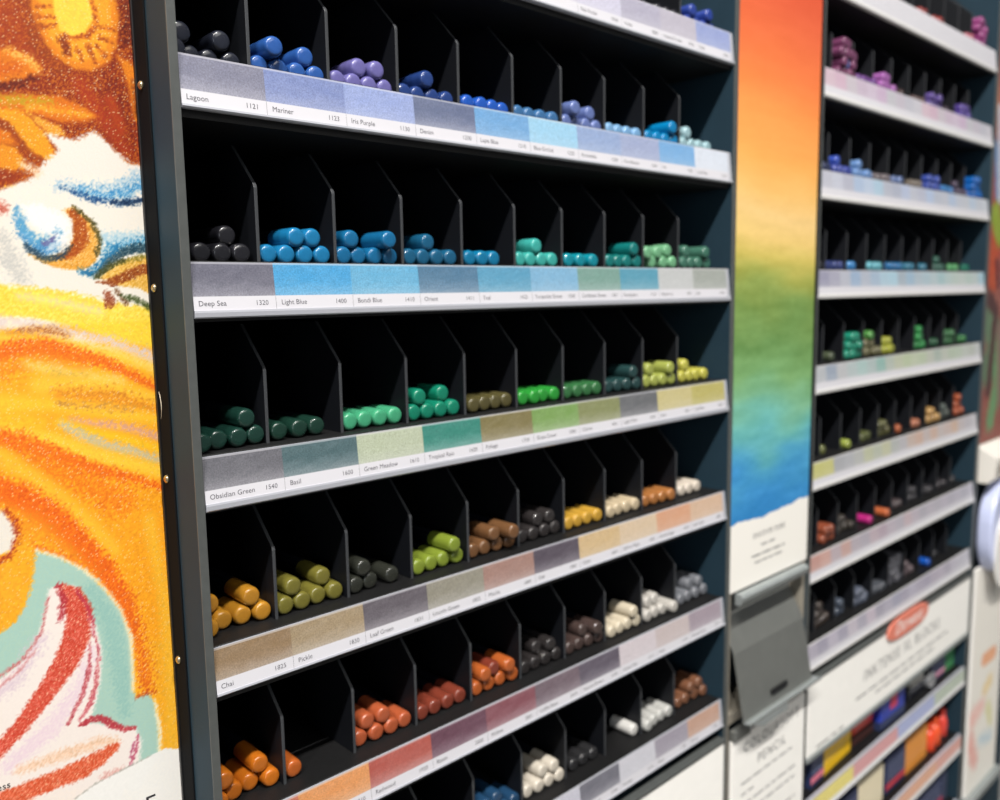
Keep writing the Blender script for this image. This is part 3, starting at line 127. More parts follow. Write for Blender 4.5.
class MB:
    """collects shapes in millimetres into one mesh"""
    def __init__(self):
        self.bm = bmesh.new()
    def box(self, x0, x1, y0, y1, z0, z1, bev=0.0, seg=1, rot=None, piv=None):
        r = bmesh.ops.create_cube(self.bm, size=1.0)
        vs = r['verts']
        for v in vs:
            v.co = Vector(((x0 + x1) / 2 + v.co.x * (x1 - x0), (y0 + y1) / 2 + v.co.y * (y1 - y0), (z0 + z1) / 2 + v.co.z * (z1 - z0)))
        if bev > 0:
            es = set()
            for v in vs:
                es.update(v.link_edges)
            r2 = bmesh.ops.bevel(self.bm, geom=list(es), offset=bev, segments=seg, affect='EDGES', profile=0.5)
            vs = list({v for v in r2['verts']} | {v for v in vs if v.is_valid})
        if rot is not None:
            bmesh.ops.rotate(self.bm, verts=vs, cent=Vector(piv), matrix=rot)
        return self
    def prism_x(self, prof, x0, x1, bev=0.0):
        """closed (y, z) outline swept along x"""
        bm = self.bm
        a = [bm.verts.new((x0, y, z)) for y, z in prof]
        b = [bm.verts.new((x1, y, z)) for y, z in prof]
        n = len(prof)
        fs = [bm.faces.new(a), bm.faces.new(list(reversed(b)))]
        for i in range(n):
            j = (i + 1) % n
            fs.append(bm.faces.new((a[j], a[i], b[i], b[j])))
        bmesh.ops.recalc_face_normals(bm, faces=fs)
        if bev > 0:
            es = list(fs[0].edges) + list(fs[1].edges)
            bmesh.ops.bevel(bm, geom=es, offset=bev, segments=2, affect='EDGES', profile=0.5)
        return self
    def prism_y(self, prof, y0, y1, bev=0.0):
        """closed (x, z) outline swept along y"""
        bm = self.bm
        a = [bm.verts.new((x, y0, z)) for x, z in prof]
        b = [bm.verts.new((x, y1, z)) for x, z in prof]
        n = len(prof)
        fs = [bm.faces.new(a), bm.faces.new(list(reversed(b)))]
        for i in range(n):
            j = (i + 1) % n
            fs.append(bm.faces.new((a[j], a[i], b[i], b[j])))
        bmesh.ops.recalc_face_normals(bm, faces=fs)
        if bev > 0:
            bmesh.ops.bevel(bm, geom=list(fs[0].edges) + list(fs[1].edges), offset=bev, segments=2, affect='EDGES', profile=0.5)
        return self
    def lathe_y(self, prof, seg=24, cx=0.0, cz=0.0):
        """(r, y) profile turned about the y axis"""
        bm = self.bm
        rings = []
        for r, y in prof:
            if r <= 1e-6:
                rings.append([bm.verts.new((cx, y, cz))])
            else:
                rings.append([bm.verts.new((cx + r * math.cos(2 * math.pi * k / seg), y, cz + r * math.sin(2 * math.pi * k / seg))) for k in range(seg)])
        fs = []
        for a, b in zip(rings[:-1], rings[1:]):
            for k in range(seg):
                j = (k + 1) % seg
                if len(a) == 1 and len(b) > 1:
                    fs.append(bm.faces.new((a[0], b[k], b[j])))
                elif len(b) == 1 and len(a) > 1:
                    fs.append(bm.faces.new((a[k], b[0], a[j])))
                elif len(a) > 1:
                    fs.append(bm.faces.new((a[k], b[k], b[j], a[j])))
        for ring in (rings[0], rings[-1]):
            if len(ring) > 1:
                fs.append(bm.faces.new(ring))
        bmesh.ops.recalc_face_normals(bm, faces=fs)
        return self
    def tube(self, pts, r, seg=8):
        bm = self.bm
        pts = [Vector(p) for p in pts]
        rings = []
        for i, p in enumerate(pts):
            t = (pts[min(i + 1, len(pts) - 1)] - pts[max(i - 1, 0)]).normalized()
            u = t.orthogonal().normalized() if i == 0 else (u - t * u.dot(t)).normalized()
            w = t.cross(u)
            rings.append([bm.verts.new(p + r * (math.cos(2 * math.pi * k / seg) * u + math.sin(2 * math.pi * k / seg) * w)) for k in range(seg)])
        fs = []
        for a, b in zip(rings[:-1], rings[1:]):
            for k in range(seg):
                j = (k + 1) % seg
                fs.append(bm.faces.new((a[k], a[j], b[j], b[k])))
        fs += [bm.faces.new(list(reversed(rings[0]))), bm.faces.new(rings[-1])]
        bmesh.ops.recalc_face_normals(bm, faces=fs)
        return self
    def mesh(self, name, m, smooth=False, angle=None):
        bmesh.ops.scale(self.bm, vec=(MM, MM, MM), verts=self.bm.verts)
        me = bpy.data.meshes.new(name)
        self.bm.to_mesh(me)
        self.bm.free()
        me.materials.append(m)
        if smooth:
            me.shade_smooth()
            if angle:
                me.set_sharp_from_angle(angle=math.radians(angle))
        return me
    def build(self, name, m, parent=None, loc=None, smooth=False, angle=None):
        return link(name, self.mesh(name, m, smooth, angle), parent, loc)

def link(name, data, parent=None, loc=None):
    o = bpy.data.objects.new(name, data)
    COL.objects.link(o)
    if parent is not None:
        o.parent = parent
    if loc is not None:
        o.location = loc
    return o

def at(x, y, z):
    """rack millimetres to world metres"""
    return Vector((x * MM, y * MM, Z0 + z * MM))

def tag(o, label=None, cat=None, group=None, kind=None):
    if label: o['label'] = label
    if cat: o['category'] = cat
    if group: o['group'] = group
    if kind: o['kind'] = kind
    return o

def thing(name, loc, label, cat, group=None):
    return tag(link(name, None, None, loc), label, cat, group)

def grid_mesh(name, xs, zs, y_of, cols, m, grain=None):
    """vertical printed sheet: grid over xs, zs (mm), one ink colour per vertex (sRGB 0-255, shape [nz, nx, 3])"""
    nx, nz = len(xs), len(zs)
    X, Z = np.meshgrid(xs, zs)
    Y = np.broadcast_to(y_of(Z), X.shape)
    co = np.stack([X, Y, Z], -1).reshape(-1, 3) * MM
    i = np.arange(nz - 1)[:, None] * nx + np.arange(nx - 1)[None, :]
    q = np.stack([i, i + 1, i + nx + 1, i + nx], -1).reshape(-1)
    nf = (nx - 1) * (nz - 1)
    me = bpy.data.meshes.new(name)
    me.vertices.add(nx * nz)
    me.vertices.foreach_set('co', co.astype(np.float32).ravel())
    me.loops.add(nf * 4)
    me.loops.foreach_set('vertex_index', q.astype(np.int32))
    me.polygons.add(nf)
    me.polygons.foreach_set('loop_start', (np.arange(nf) * 4).astype(np.int32))
    me.polygons.foreach_set('loop_total', np.full(nf, 4, np.int32))
    me.update(calc_edges=True)
    ca = me.color_attributes.new('ink', 'FLOAT_COLOR', 'POINT')
    c4 = np.ones((nx * nz, 4), np.float32)
    c4[:, :3] = lin_np(cols.reshape(-1, 3))
    if grain is not None:
        c4[:, 3] = grain.ravel()
    ca.data.foreach_set('color', c4.ravel())
    me.materials.append(m)
    me.validate()
    return me

def text_geo(body, size, align='LEFT', spacing=1.0, shear=0.0):
    """outline of a line of writing as (verts, faces) in millimetres, in the x-z plane"""
    cu = bpy.data.curves.new('writing', 'FONT')
    cu.body = body
    cu.size = size
    cu.align_x = align
    cu.space_character = spacing
    cu.shear = shear
    cu.resolution_u = 3
    ob = bpy.data.objects.new('writing', cu)
    me = bpy.data.meshes.new_from_object(ob)
    vs = [(v.co.x, 0.0, v.co.y) for v in me.vertices]
    fs = [tuple(p.vertices) for p in me.polygons]
    bpy.data.meshes.remove(me)
    bpy.data.objects.remove(ob)
    bpy.data.curves.remove(cu)
    return vs, fs

class Lettering:
    def __init__(self):
        self.v, self.f, self.cuts = [], [], [(0, 0)]
    def line(self):
        """the next writing starts a new line of its own"""
        if len(self.v) > self.cuts[-1][0]:
            self.cuts.append((len(self.v), len(self.f)))
    def build_lines(self, name, m, parent):
        self.line()
        for (v0, f0), (v1, f1) in zip(self.cuts[:-1], self.cuts[1:]):
            me = bpy.data.meshes.new(name)
            me.from_pydata([(a * MM, b * MM, c * MM) for a, b, c in self.v[v0:v1]], [], [tuple(i - v0 for i in f) for f in self.f[f0:f1]])
            me.materials.append(m)
            link(name, me, parent)
    def add(self, body, x, y, z, size, **k):
        self.line()
        vs, fs = text_geo(body, size, **k)
        n = len(self.v)
        self.v += [(x + a, y, z + c) for a, b, c in vs]
        self.f += [tuple(i + n for i in f) for f in fs]
    def bar(self, x0, x1, y, z0, z1):
        n = len(self.v)
        self.v += [(x0, y, z0), (x1, y, z0), (x1, y, z1), (x0, y, z1)]
        self.f.append((n, n + 1, n + 2, n + 3))
    def small_print(self, x0, x1, y, z, h, align='L', seed=0):
        """print too fine to read: a row of word-length strokes"""
        r = random.Random(seed)
        self.line()
        x = x0
        while x < x1 - 1:
            w = min(r.uniform(3.5, 9) * h / 1.2, x1 - x)
            self.bar(x, x + w, y, z, z + h * 0.5)
            x += w + 1.1 * h
    def build(self, name, m, parent, lean=0.0):
        me = bpy.data.meshes.new(name)
        me.from_pydata([(a * MM, (b + lean * c) * MM, c * MM) for a, b, c in self.v], [], self.f)
        me.materials.append(m)
        return link(name, me, parent)

# ---------------------------------------------------------------- materials
M_PAINT = mat('petrol_grey_paint', (32, 52, 64), 0.6, spec=0.2, noise=0.05, nscale=60, bump=0.05, bscale=1500)
M_EDGE = mat('worn_lit_edge', (76, 79, 78), 0.45, noise=0.08, nscale=200)  # worn neutral grey, also lightened for the light on the racks' front edges
M_HOLD_W = mat('white_label_holder', (222, 221, 220), 0.35, coat=0.2)
M_RIDGE = mat('tray_ridge', (44, 44, 46), 0.45)
M_INSIDE = mat('dark_interior_paint', (16, 18, 21), 0.6, spec=0.3)
M_DIV = mat('divider_plastic', (14, 16, 21), 0.5, spec=0.35, bump=0.08)
M_DIVE = mat('divider_lit_edge', (58, 60, 63), 0.45)  # lighter grey paints in the highlight along the dividers' front edges
M_TRAY = mat('tray_plastic', (16, 16, 17), 0.55, spec=0.4, noise=0.25, nscale=900, bump=0.25, bscale=1800)
M_HOLD = mat('label_holder_plastic', (168, 170, 178), 0.3, coat=0.3)
M_STRIP = attr_mat('printed_strip', 0.5, 0.35, 0.12, speck=0.30, sscale=1700)
M_INK = mat('black_print', (78, 78, 84), 0.6, spec=0.2)
M_WHITE = mat('white_card', (250, 248, 243), 0.5, spec=0.35, noise=0.015, nscale=120)
M_BARREL = mat('dark_barrel_lacquer', (16, 19, 27), 0.22, coat=0.4)
M_STEEL = mat('bracket_steel', (108, 110, 107), 0.42, metal=0.25, noise=0.05, nscale=90)
M_STEEL_L = mat('pale_bracket_steel', (148, 154, 154), 0.38, metal=0.25, noise=0.05, nscale=90)
M_TAN = mat('grey_beige_frame', (142, 136, 124), 0.45)
M_SCREW = mat('screw_steel', (190, 175, 140), 0.25, metal=0.9)
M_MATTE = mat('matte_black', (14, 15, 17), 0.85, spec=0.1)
M_BLACK = mat('black_trim', (20, 20, 22), 0.4)

# ---------------------------------------------------------------- the setting
def struct(name, mb, m):
    return tag(mb.build(name, m), kind='structure')

mb = MB(); mb.box(-2500, 3500, -3500, 260, -60, 0)
struct('floor', mb, mat('floor_vinyl', (150, 146, 140), 0.45, noise=0.06, nscale=6))
mb = MB(); mb.box(-2500, 3500, 240, 330, 0, 3300)
struct('wall_back', mb, mat('wall_paint', (196, 196, 192), 0.7, noise=0.02, nscale=8))
mb = MB(); mb.box(-2500, 3500, -3500, 330, 3300, 3360)
struct('ceiling', mb, mat('ceiling_paint', (225, 225, 222), 0.8, noise=0.02, nscale=4))

# ---------------------------------------------------------------- racks
DEPTH = 232
def rack(x_l0, x_l1, x_r0, x_r1, label, screws):
    t = thing('display_rack', Vector((0, 0, 0)), label, 'display rack', 'tall pencil display racks')
    zt = 2000
    for x0, x1 in ((x_l0, x_l1), (x_r0, x_r1)):
        p = MB().box(x0, x1, 0.4, DEPTH, 0, zt, 0.3).build('side_panel', M_PAINT, t)
        MB().box(x0 - 0.02, x1 + 0.02, -0.15, 0.6, 0, zt, 0.15).build('front_edge', M_EDGE, p)
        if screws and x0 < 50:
            MB().box(x0 - 0.75, x0 - 0.02, 17.2, 27.4, 0, zt, 0.2).build('shade_strip', M_MATTE, p)  # added black strip standing in for the shade next to the poster
            for zz in SCREWS:
                s = MB()
                z = Z0 * 1000 + zz
                s.bm.verts.ensure_lookup_table()
                s.lathe_y([(0, -0.9), (0.9, -0.8), (1.5, -0.3), (1.7, 0.4)], 14)
                bmesh.ops.rotate(s.bm, verts=s.bm.verts, cent=(0, 0, 0), matrix=Matrix.Rotation(-math.pi / 2, 3, 'Z'))
                bmesh.ops.translate(s.bm, verts=s.bm.verts, vec=(x0 - 1.1, 22.8, z))
                s.build('screw', M_SCREW, p, smooth=True)
    MB().box(x_l1, x_r0, DEPTH - 4, DEPTH, 0, zt).build('back_panel', M_INSIDE, t)
    MB().box(x_l1, x_r0, 30, DEPTH - 4, 0, 90).build('plinth', M_PAINT, t)
    return t

rack(-1.3, 2.0, 355.8, 360.2, 'nearer petrol grey pencil display rack, left of the rainbow panel', True)
rack(469.6, 473.6, 832.0, 839.0, 'farther petrol grey pencil display rack, right of the rainbow panel', False)

# ---------------------------------------------------------------- pencil trays
H = 17.5          # height of the label strip and of the tray floor above the strip's lower edge
LEAN = 0.1        # the strip leans back by this much per mm of height

def strip_mesh(x0, x1, cuts, cols, white, seed):
    """printed strip: colour swatches above a white band"""
    r = np.random.default_rng(seed)
    xs = [x0]
    for a, b in zip(cuts[:-1], cuts[1:]):
        xs += list(np.linspace(a + 0.01, b - 0.01, 10))
    xs = np.array(xs[1:])
    zs = np.array([0, 0.6, 2, 3.6, 5.1, 5.25, 6, 7, 8, 9.2, 10.5, 12, 13.5, 15, 16.0, 16.8, 16.9, H])
    C = np.zeros((len(zs), len(xs), 3))
    paper = np.array((201, 200, 206.0))
    ci = np.clip(np.searchsorted(np.array(cuts), xs) - 1, 0, len(cols) - 2 + 1)
    base = np.array(cols, float)[ci] * 0.885
    base = base * 0.92 + base.mean(1, keepdims=True) * 0.08
    for j, z in enumerate(zs):
        if z <= 5.1:
            C[j] = paper
        elif z >= 16.85:
            C[j] = base * 0.5 + paper * 0.5
        else:
            t = np.clip((z - 5.2) / 7.0, 0, 1)
            wash = (0.24 + 0.22 * np.clip((175 - base.mean(1)) / 60, 0, 1)) * (1 - t) ** 1.5 + r.uniform(-0.07, 0.07, len(xs))
            C[j] = base * (1 - wash[:, None]) + (paper * 0.75 + base * 0.25) * wash[:, None]
    if white:
        C[:] = paper - 4
    # hair lines between the printed fields of the white band
    return grid_mesh('label_strip', xs, zs, lambda Z: LEAN * Z - 0.05, C, M_STRIP, np.broadcast_to(((zs > 5.15) & (zs < 16.86)).astype(float)[:, None], C.shape[:2]))

def make_tray(x0, x1, z_up, bins, cuts, cols, words, label, white=False, seed=0, ridge=None, lip=2.8):
    """x in rack mm; the tray's own origin sits at its strip's lower edge"""
    t = thing('pencil_tray', at(0, 0, z_up), label, 'tray', 'pencil trays of the display racks')
    b = MB()
    b.prism_x([(2.6, -4), (DEPTH - 6, -4), (DEPTH - 6, H), (4.6, H), (4.4, H + 0.5), (2.9, H + 0.5), (2.6, H + 0.2)], x0, x1)
    b.build('tray_floor', M_TRAY, t)
    for xr in (ridge or []):
        MB().box(xr[0], xr[1], 31.4, 32.4, H, H + 0.7, 0.2).build('floor_ridge', M_RIDGE, t)
    for x in bins:
        d = MB()
        d.prism_x([(12, H), (12, H + 29.2), (12.3, H + 30.2), (12.9, H + 31), (29.3, H + 47.4), (DEPTH - 8, H + 47.4), (DEPTH - 8, H)], x - 0.75, x + 0.75, 0.22)
        dv = d.build('divider', M_DIV, t)
        dv.data.materials.append(M_DIVE)
        for p in dv.data.polygons:
            if p.normal.y < -0.4:
                p.material_index = 1
    h = MB()
    h.prism_x([(-0.35, 0.15), (-0.5, -0.6), (-0.35, -lip + 0.5), (0.2, -lip), (2.4, -lip), (2.4, H - 0.1), (2.6, H + 0.1), (LEAN * H + 0.25, H + 0.1), (0.25, 0.2)], x0 + 0.2, x1 - 0.2)
    h.build('label_holder', M_HOLD if words else M_HOLD_W, t)
    s = link('label_strip', strip_mesh(x0, x1, cuts, cols, white, seed), t)
    if words:
        L = Lettering()
        for k, (a, c) in enumerate(words):
            if k + 1 < len(cuts) - 0:
                L.bar(cuts[k + 1] - 0.06, cuts[k + 1] + 0.06, -0.09, 0.2, 5.1)
            if a:
                L.add(a, cuts[k] + (1.7 if k == 0 else 2.2), -0.1, 1.75, 2.75, spacing=1.02)
                L.add(c, cuts[k + 1] - 3.2, -0.1, 1.75, 2.6, align='RIGHT', spacing=1.05)
        L.build('printed_lettering', M_INK, s, lean=LEAN)
    return t

ORD = ['first', 'second', 'third', 'fourth', 'fifth', 'sixth', 'seventh', 'eighth', 'ninth', 'tenth']
TINT = {}
for row, zr in enumerate(ROWZ):
    cuts = [2.4] + [35 * k for k in range(1, 10)] + [351.5]
    ridge = [(45, 69)] if row == 5 else ([(262, 278)] if row == 6 else None)
    make_tray(2.2, 355.4, zr, [35 * k for k in range(1, 10)], cuts, NEAR_SWATCH[row], NEAR_WORDS[row],
              NEAR_TRAY_LABEL[row], seed=row, ridge=ridge, lip=(1.2, 1.2, 2.7, 2.8, 1.2, 1.0, 1.0)[row])
FX0, FW = 472.0, 35.8
for row in range(-1, 7):
    zr = ROWZ[row] if row >= 0 else 209.5
    cs = FAR_SWATCH[row]
    cuts = list(np.linspace(474.2, 830.5, len(cs) + 1))
    make_tray(474.0, 831.6, zr, [FX0 + FW * k for k in range(1, 10)], cuts, cs, None,
              FAR_TRAY_LABEL[row], white=(row == -1), seed=50 + row, lip=3.2)

# ---------------------------------------------------------------- pencils
PR = 3.97
def pencil_meshes():
    dip = [(0, 0), (1.6, 0.02), (2.7, 0.08), (3.25, 0.3), (3.6, 0.7), (3.85, 1.3), (PR, 2.1), (PR, 16.6), (3.93, 17.0)]
    bar = [(3.9, 16.9), (3.9, 162), (3.4, 165), (1.0, 177.5), (0.5, 178.5), (0, 179)]
    d = MB().lathe_y(dip, 28).mesh('dipped_end', mat('lacquer', (120, 120, 120)), True, 40)
    b = MB().lathe_y(bar, 20).mesh('barrel', M_BARREL, True, 40)
    return d, b
DIP, BAR = pencil_meshes()

def lacquer(c):
    return mat('lacquer_%d_%d_%d' % tuple(c), [(v * 0.93 + sum(c) / 3 * 0.07) * 0.84 for v in c], 0.24, spec=0.5, coat=0.6, coat_rough=0.04, noise=0.05, nscale=900)

proto = link('coloured_pencil', None)
for nm, me in (('dipped_end', DIP), ('barrel', BAR)):
    link(nm, me, proto)
first = [True]

def place_pencil(x, y, z, c, label, group, yaw=0.0, roll=0.0):
    if first[0]:
        o = proto
        first[0] = False
        kids = list(proto.children)
    else:
        o = proto.copy()
        COL.objects.link(o)
        kids = []
        for ch in proto.children:
            k = ch.copy()
            COL.objects.link(k)
            k.parent = o
            kids.append(k)
    o.location = at(x, y, z)
    o.rotation_euler = (0, roll, yaw)
    for k in kids:
        if k.data == DIP:
            k.material_slots[0].link = 'OBJECT'
            k.material_slots[0].material = lacquer(c)
    tag(o, label, 'pencil', group)
    return o

def name_colour(c):
    import colorsys
    h, s, v = colorsys.rgb_to_hsv(*[q / 255 for q in c])
    h *= 360
    if s < 0.16 or v < 0.16 or (v < 0.24 and s < 0.5):
        return 'black' if v < 0.3 else ('grey' if v < 0.6 else ('pale grey' if v < 0.8 else 'white'))
    if s < 0.25 and v > 0.75:
        return 'cream' if h < 70 else 'pale blue'
    tone = 'dark ' if v < 0.36 else ('pale ' if v > 0.66 and s < 0.42 else '')
    if h < 14 or h > 345: n = 'red brown' if v < 0.72 else 'red'
    elif h < 42: n = 'brown' if v < 0.62 else ('orange' if s > 0.6 else 'tan')
    elif h < 62: n = 'olive' if v < 0.62 else 'yellow'
    elif h < 82: n = 'olive green' if v < 0.5 else 'lime green'
    elif h < 155: n = 'green'
    elif h < 190: n = 'teal' if v < 0.65 else 'turquoise'
    elif h < 235: n = 'blue' if not (v < 0.42) else 'navy'
    elif h < 275: n = 'violet'
    else: n = 'magenta' if v > 0.7 else 'plum'
    if n in ('navy', 'plum', 'olive', 'red brown', 'teal'): tone = tone if n in ('olive', 'teal') else ''
    return tone + n

def pile(row, b, shelf, rackname, pens, z_floor, cbase, group):
    """pens: list of (x, y, dz, colour); writes a label that finds each one in its bin"""
    side = '%s bin from %s' % (ORD[b] if b < 5 else ORD[9 - b], 'left' if b < 5 else 'right')
    if rackname == 'far rack':
        side = '%s bin from right' % ORD[9 - b]
    tiers = {}
    for p in pens:
        k = int(round(p[2] / 6.96))
        tiers.setdefault(k, []).append(p)
    tn = {0: 'bottom row', 1: 'second row up', 2: 'third row up', 3: 'fourth row up', 4: 'fifth row up'}
    for k, ps in tiers.items():
        ps.sort(key=lambda q: q[0])
        for i, p in enumerate(ps):
            c = p[3]
            if len(pens) == 1:
                pos = 'lying alone'
            elif len(ps) == 1:
                pos = 'alone in %s' % tn[k]
            else:
                pos = '%s in %s' % (ORD[i], tn[k])
            lab = '%s pencil, %s, %s, %s shelf, %s' % (name_colour(c), pos, side, shelf, rackname)
            QUEUE.append((p[0], p[1], z_floor + PR + 0.06 + p[2], c, lab, group))

QUEUE = []

for row, b, c, pens in NEAR_PENCILS:
    pile(row, b, ORD[row], 'near rack', [(35 * b + x, y, dz, tuple(c2) if c2 else tuple(c)) for x, y, dz, c2 in pens],
         ROWZ[row] + H, 0, 'pencils in the %s shelf of the near rack' % ORD[row])

for row, b, c, levels, x_off, y0, odd in FAR_PENCILS:
    zr = ROWZ[row] if row >= 0 else 209.5
    pens = []
    if row <= 1:
        y0 -= 5
    xb = FX0 + FW * b + 0.9 + PR + x_off
    st = 8.02
    oddn = dict(odd)
    n = 0
    for lvl, cnt in enumerate(levels):
        for i in range(cnt):
            pens.append((xb + i * st + (lvl * st / 2 if levels[0] > 1 and list(levels) == sorted(levels, reverse=True) else (lvl % 2) * st / 2), y0 + random.uniform(-1.5, 1.5), lvl * 6.96, tuple(oddn.get(n, c))))
            n += 1
    pile(row, b, ORD[row + 1], 'far rack', pens, zr + H, 0, 'pencils in the %s shelf of the far rack' % ORD[row + 1])

QUEUE.sort(key=lambda q: math.dist(q[:3], VIEWED_FROM))       # the largest in the photo first
for q in QUEUE[:300]:
    place_pencil(*q[:4], q[4], q[5], roll=random.uniform(0, 6.28))
rest = QUEUE[300:]
if rest:
    bm = bmesh.new()
    slots = []
    for x, y, z, c, lab, grp in rest:
        for me, m in ((DIP, lacquer(c)), (BAR, M_BARREL)):
            if m not in slots:
                slots.append(m)
            n0 = len(bm.faces)
            nv = len(bm.verts)
            bm.from_mesh(me)
            bm.verts.ensure_lookup_table()
            bm.faces.ensure_lookup_table()
            bmesh.ops.translate(bm, verts=bm.verts[nv:], vec=at(x, y, z))
            for fc in bm.faces[n0:]:
                fc.material_index = slots.index(m)
    me = bpy.data.meshes.new('coloured_pencils')
    bm.to_mesh(me)
    bm.free()
    for m in slots:
        me.materials.append(m)
    me.shade_smooth()
    me.set_sharp_from_angle(angle=math.radians(40))
    tag(link('coloured_pencils', me), 'the many small pencils filling the bins towards the right of the far rack', 'pencils', kind='stuff')

# ---------------------------------------------------------------- left illustrated poster
def paint(X, Z, ops, ground):
    """flat pastel drawing: strokes and fields laid over each other, with crayon grain"""
    C = np.empty(X.shape + (3,))
    C[:] = ground
    grain = RNG.random(X.shape)
    g2 = RNG.random(X.shape)
    soft_noise = (grain + np.roll(grain, 1, 0) + np.roll(grain, 1, 1) + np.roll(grain, (1, 1), (0, 1))) / 4
    for kind, col, soft, gr, pts in ops:
        pts = np.array(pts)
        if kind == 'p':
            x0, z0 = pts.min(0) - soft - 1; x1, z1 = pts.max(0) + soft + 1
        else:
            wmax = pts[:, 2].max() + soft + 1
            x0, z0 = pts[:, :2].min(0) - wmax; x1, z1 = pts[:, :2].max(0) + wmax
        ix = np.where((X[0] >= x0) & (X[0] <= x1))[0]
        iz = np.where((Z[:, 0] >= z0) & (Z[:, 0] <= z1))[0]
        if len(ix) == 0 or len(iz) == 0:
            continue
        sl = (slice(iz[0], iz[-1] + 1), slice(ix[0], ix[-1] + 1))
        x, z = X[sl], Z[sl]
        if kind == 'p':
            d = np.full(x.shape, 1e9)
            inside = np.zeros(x.shape, bool)
            n = len(pts)
            for i in range(n):
                ax, az = pts[i]; bx, bz = pts[(i + 1) % n]
                ex, ez = bx - ax, bz - az
                t = np.clip(((x - ax) * ex + (z - az) * ez) / (ex * ex + ez * ez + 1e-9), 0, 1)
                d = np.minimum(d, np.hypot(x - ax - t * ex, z - az - t * ez))
                if az != bz:
                    cr = ((az > z) != (bz > z)) & (x < (bx - ax) * (z - az) / (bz - az) + ax)
                    inside ^= cr
            sd = np.where(inside, -d, d)
        else:
            sd = np.full(x.shape, 1e9)
            for i in range(len(pts) - 1):
                ax, az, aw = pts[i]; bx, bz, bw = pts[i + 1]
                ex, ez = bx - ax, bz - az
                t = np.clip(((x - ax) * ex + (z - az) * ez) / (ex * ex + ez * ez + 1e-9), 0, 1)
                sd = np.minimum(sd, np.hypot(x - ax - t * ex, z - az - t * ez) - (aw + (bw - aw) * t))
        a = np.clip(0.5 - (sd + (soft_noise[sl] - 0.5) * soft * 1.6) / max(soft, 0.15), 0, 1)
        a = a * (1 - gr * (grain[sl] ** 1.3))
        C[sl] = C[sl] * (1 - a[..., None]) + np.array(col, float) * a[..., None]
    lum = C.mean(-1)
    sat = C.max(-1) - C.min(-1)
    f = np.where((g2 > 0.955) & (sat > 70), 0.5, 0.0) * np.clip((230 - lum) / 90, 0.15, 1)
    C = C * (1 - f[..., None]) + np.array((255, 232, 190.0)) * f[..., None]
    C *= (1 + np.where(sat > 60, 0.10, 0.015) * (soft_noise - 0.5) * 2)[..., None]
    return np.clip(C, 0, 255)

YP = 28.0
xs = np.concatenate([np.arange(-330, -84, 6.0), np.arange(-84, -2.6, 0.42), [-2.6]])
zs = np.concatenate([np.arange(-520, -214, 6.0), np.arange(-214, 116, 0.42), np.arange(116, 400, 6.0)])
X, Z = np.meshgrid(xs, zs)
C = paint(X, Z, ART, (250, 172, 35)) * 0.925
poster = thing('illustrated_poster', at(0, YP, 0), 'tall poster of orange, yellow and blue pastel flowers, left of the near rack', 'poster')
sheet = link('printed_sheet', grid_mesh('printed_sheet', xs, zs, lambda Z: 0 * Z, C, attr_mat('pastel_print', 0.55, 0.35)), poster)
MB().box(-330, -2.6, 0.25, 6, -520, 400, 0.3).build('backing_board', M_WHITE, poster)
MB().box(-2.55, -1.55, -1.4, 6, -520, 400, 0.2).build('edge_trim', M_BLACK, poster)
L = Lettering()
L.add('ess', -62.4, -0.12, -170.9, 3.4, align='RIGHT', spacing=1.05)
L.add('E', -17.3, -0.12, -201.5, 9.4)
L.build_lines('printed_line', mat('dark_print', (40, 40, 44), 0.6), sheet)

thread = MB()
thread.tube([(-1.6 - 0.9 * math.sin(i / 11 * 3.0), 27.5 - i * 0.1 - 4.0 * math.sin(i / 11 * 3.1), -30 - 1.2 * i * (1 if i < 12 else 1)) for i in range(12)], 0.13, 6)
o = thread.build('loose_thread', mat('pale_thread', (200, 190, 170), 0.6), None, at(0, 0, -4))
tag(o, 'tiny loop of pale thread on the dark post beside the flower poster', 'thread')

# ---------------------------------------------------------------- middle column between the racks
col = thing('panel_column', Vector((0, 0, 0)), 'narrow dark column between the two racks carrying the rainbow panel', 'column')
MB().box(361, 468.8, 26, DEPTH, 0, 2000).build('column_body', M_PAINT, col)
MB().box(361, 364.6, 1.5, 26, 0, 2000, 0.3).build('side_rail', M_TAN, col)
MB().box(463.5, 468.8, 1.5, 26, 0, 2000, 0.3).build('side_rail', M_TAN, col)
zc = Z0 * 1000
MB().box(364.6, 463.5, 2.5, 26, zc - 300, zc - 292, 0.3).build('cross_bar', M_TAN, col)

def ramp(v, stops):
    s = np.array([q[0] for q in stops]); c = np.array([q[1] for q in stops], float)
    return np.stack([np.interp(v, s, c[:, i]) for i in range(3)], -1)

xs = np.arange(361.2, 468.6, 0.7); zs = np.concatenate([np.arange(-204, 215, 0.7), np.arange(215, 420, 5.0)])
X, Z = np.meshgrid(xs, zs)
def smooth_noise(shape, sx, sz, seed):
    r = np.random.default_rng(seed)
    n = r.random((shape[0] // sz + 3, shape[1] // sx + 3))
    zi = np.arange(shape[0]) / sz; xi = np.arange(shape[1]) / sx
    z0 = zi.astype(int); x0 = xi.astype(int)
    fz = (zi - z0)[:, None]; fx = (xi - x0)[None]
    fz = fz * fz * (3 - 2 * fz); fx = fx * fx * (3 - 2 * fx)
    g = lambda a, b: n[np.ix_(a, b)]
    return (g(z0, x0) * (1 - fz) * (1 - fx) + g(z0 + 1, x0) * fz * (1 - fx) + g(z0, x0 + 1) * (1 - fz) * fx + g(z0 + 1, x0 + 1) * fz * fx) - 0.5
wav = smooth_noise(X.shape, 60, 30, 3) * 26 + smooth_noise(X.shape, 34, 12, 4) * 9 + smooth_noise(X.shape, 60, 5, 5) * 3
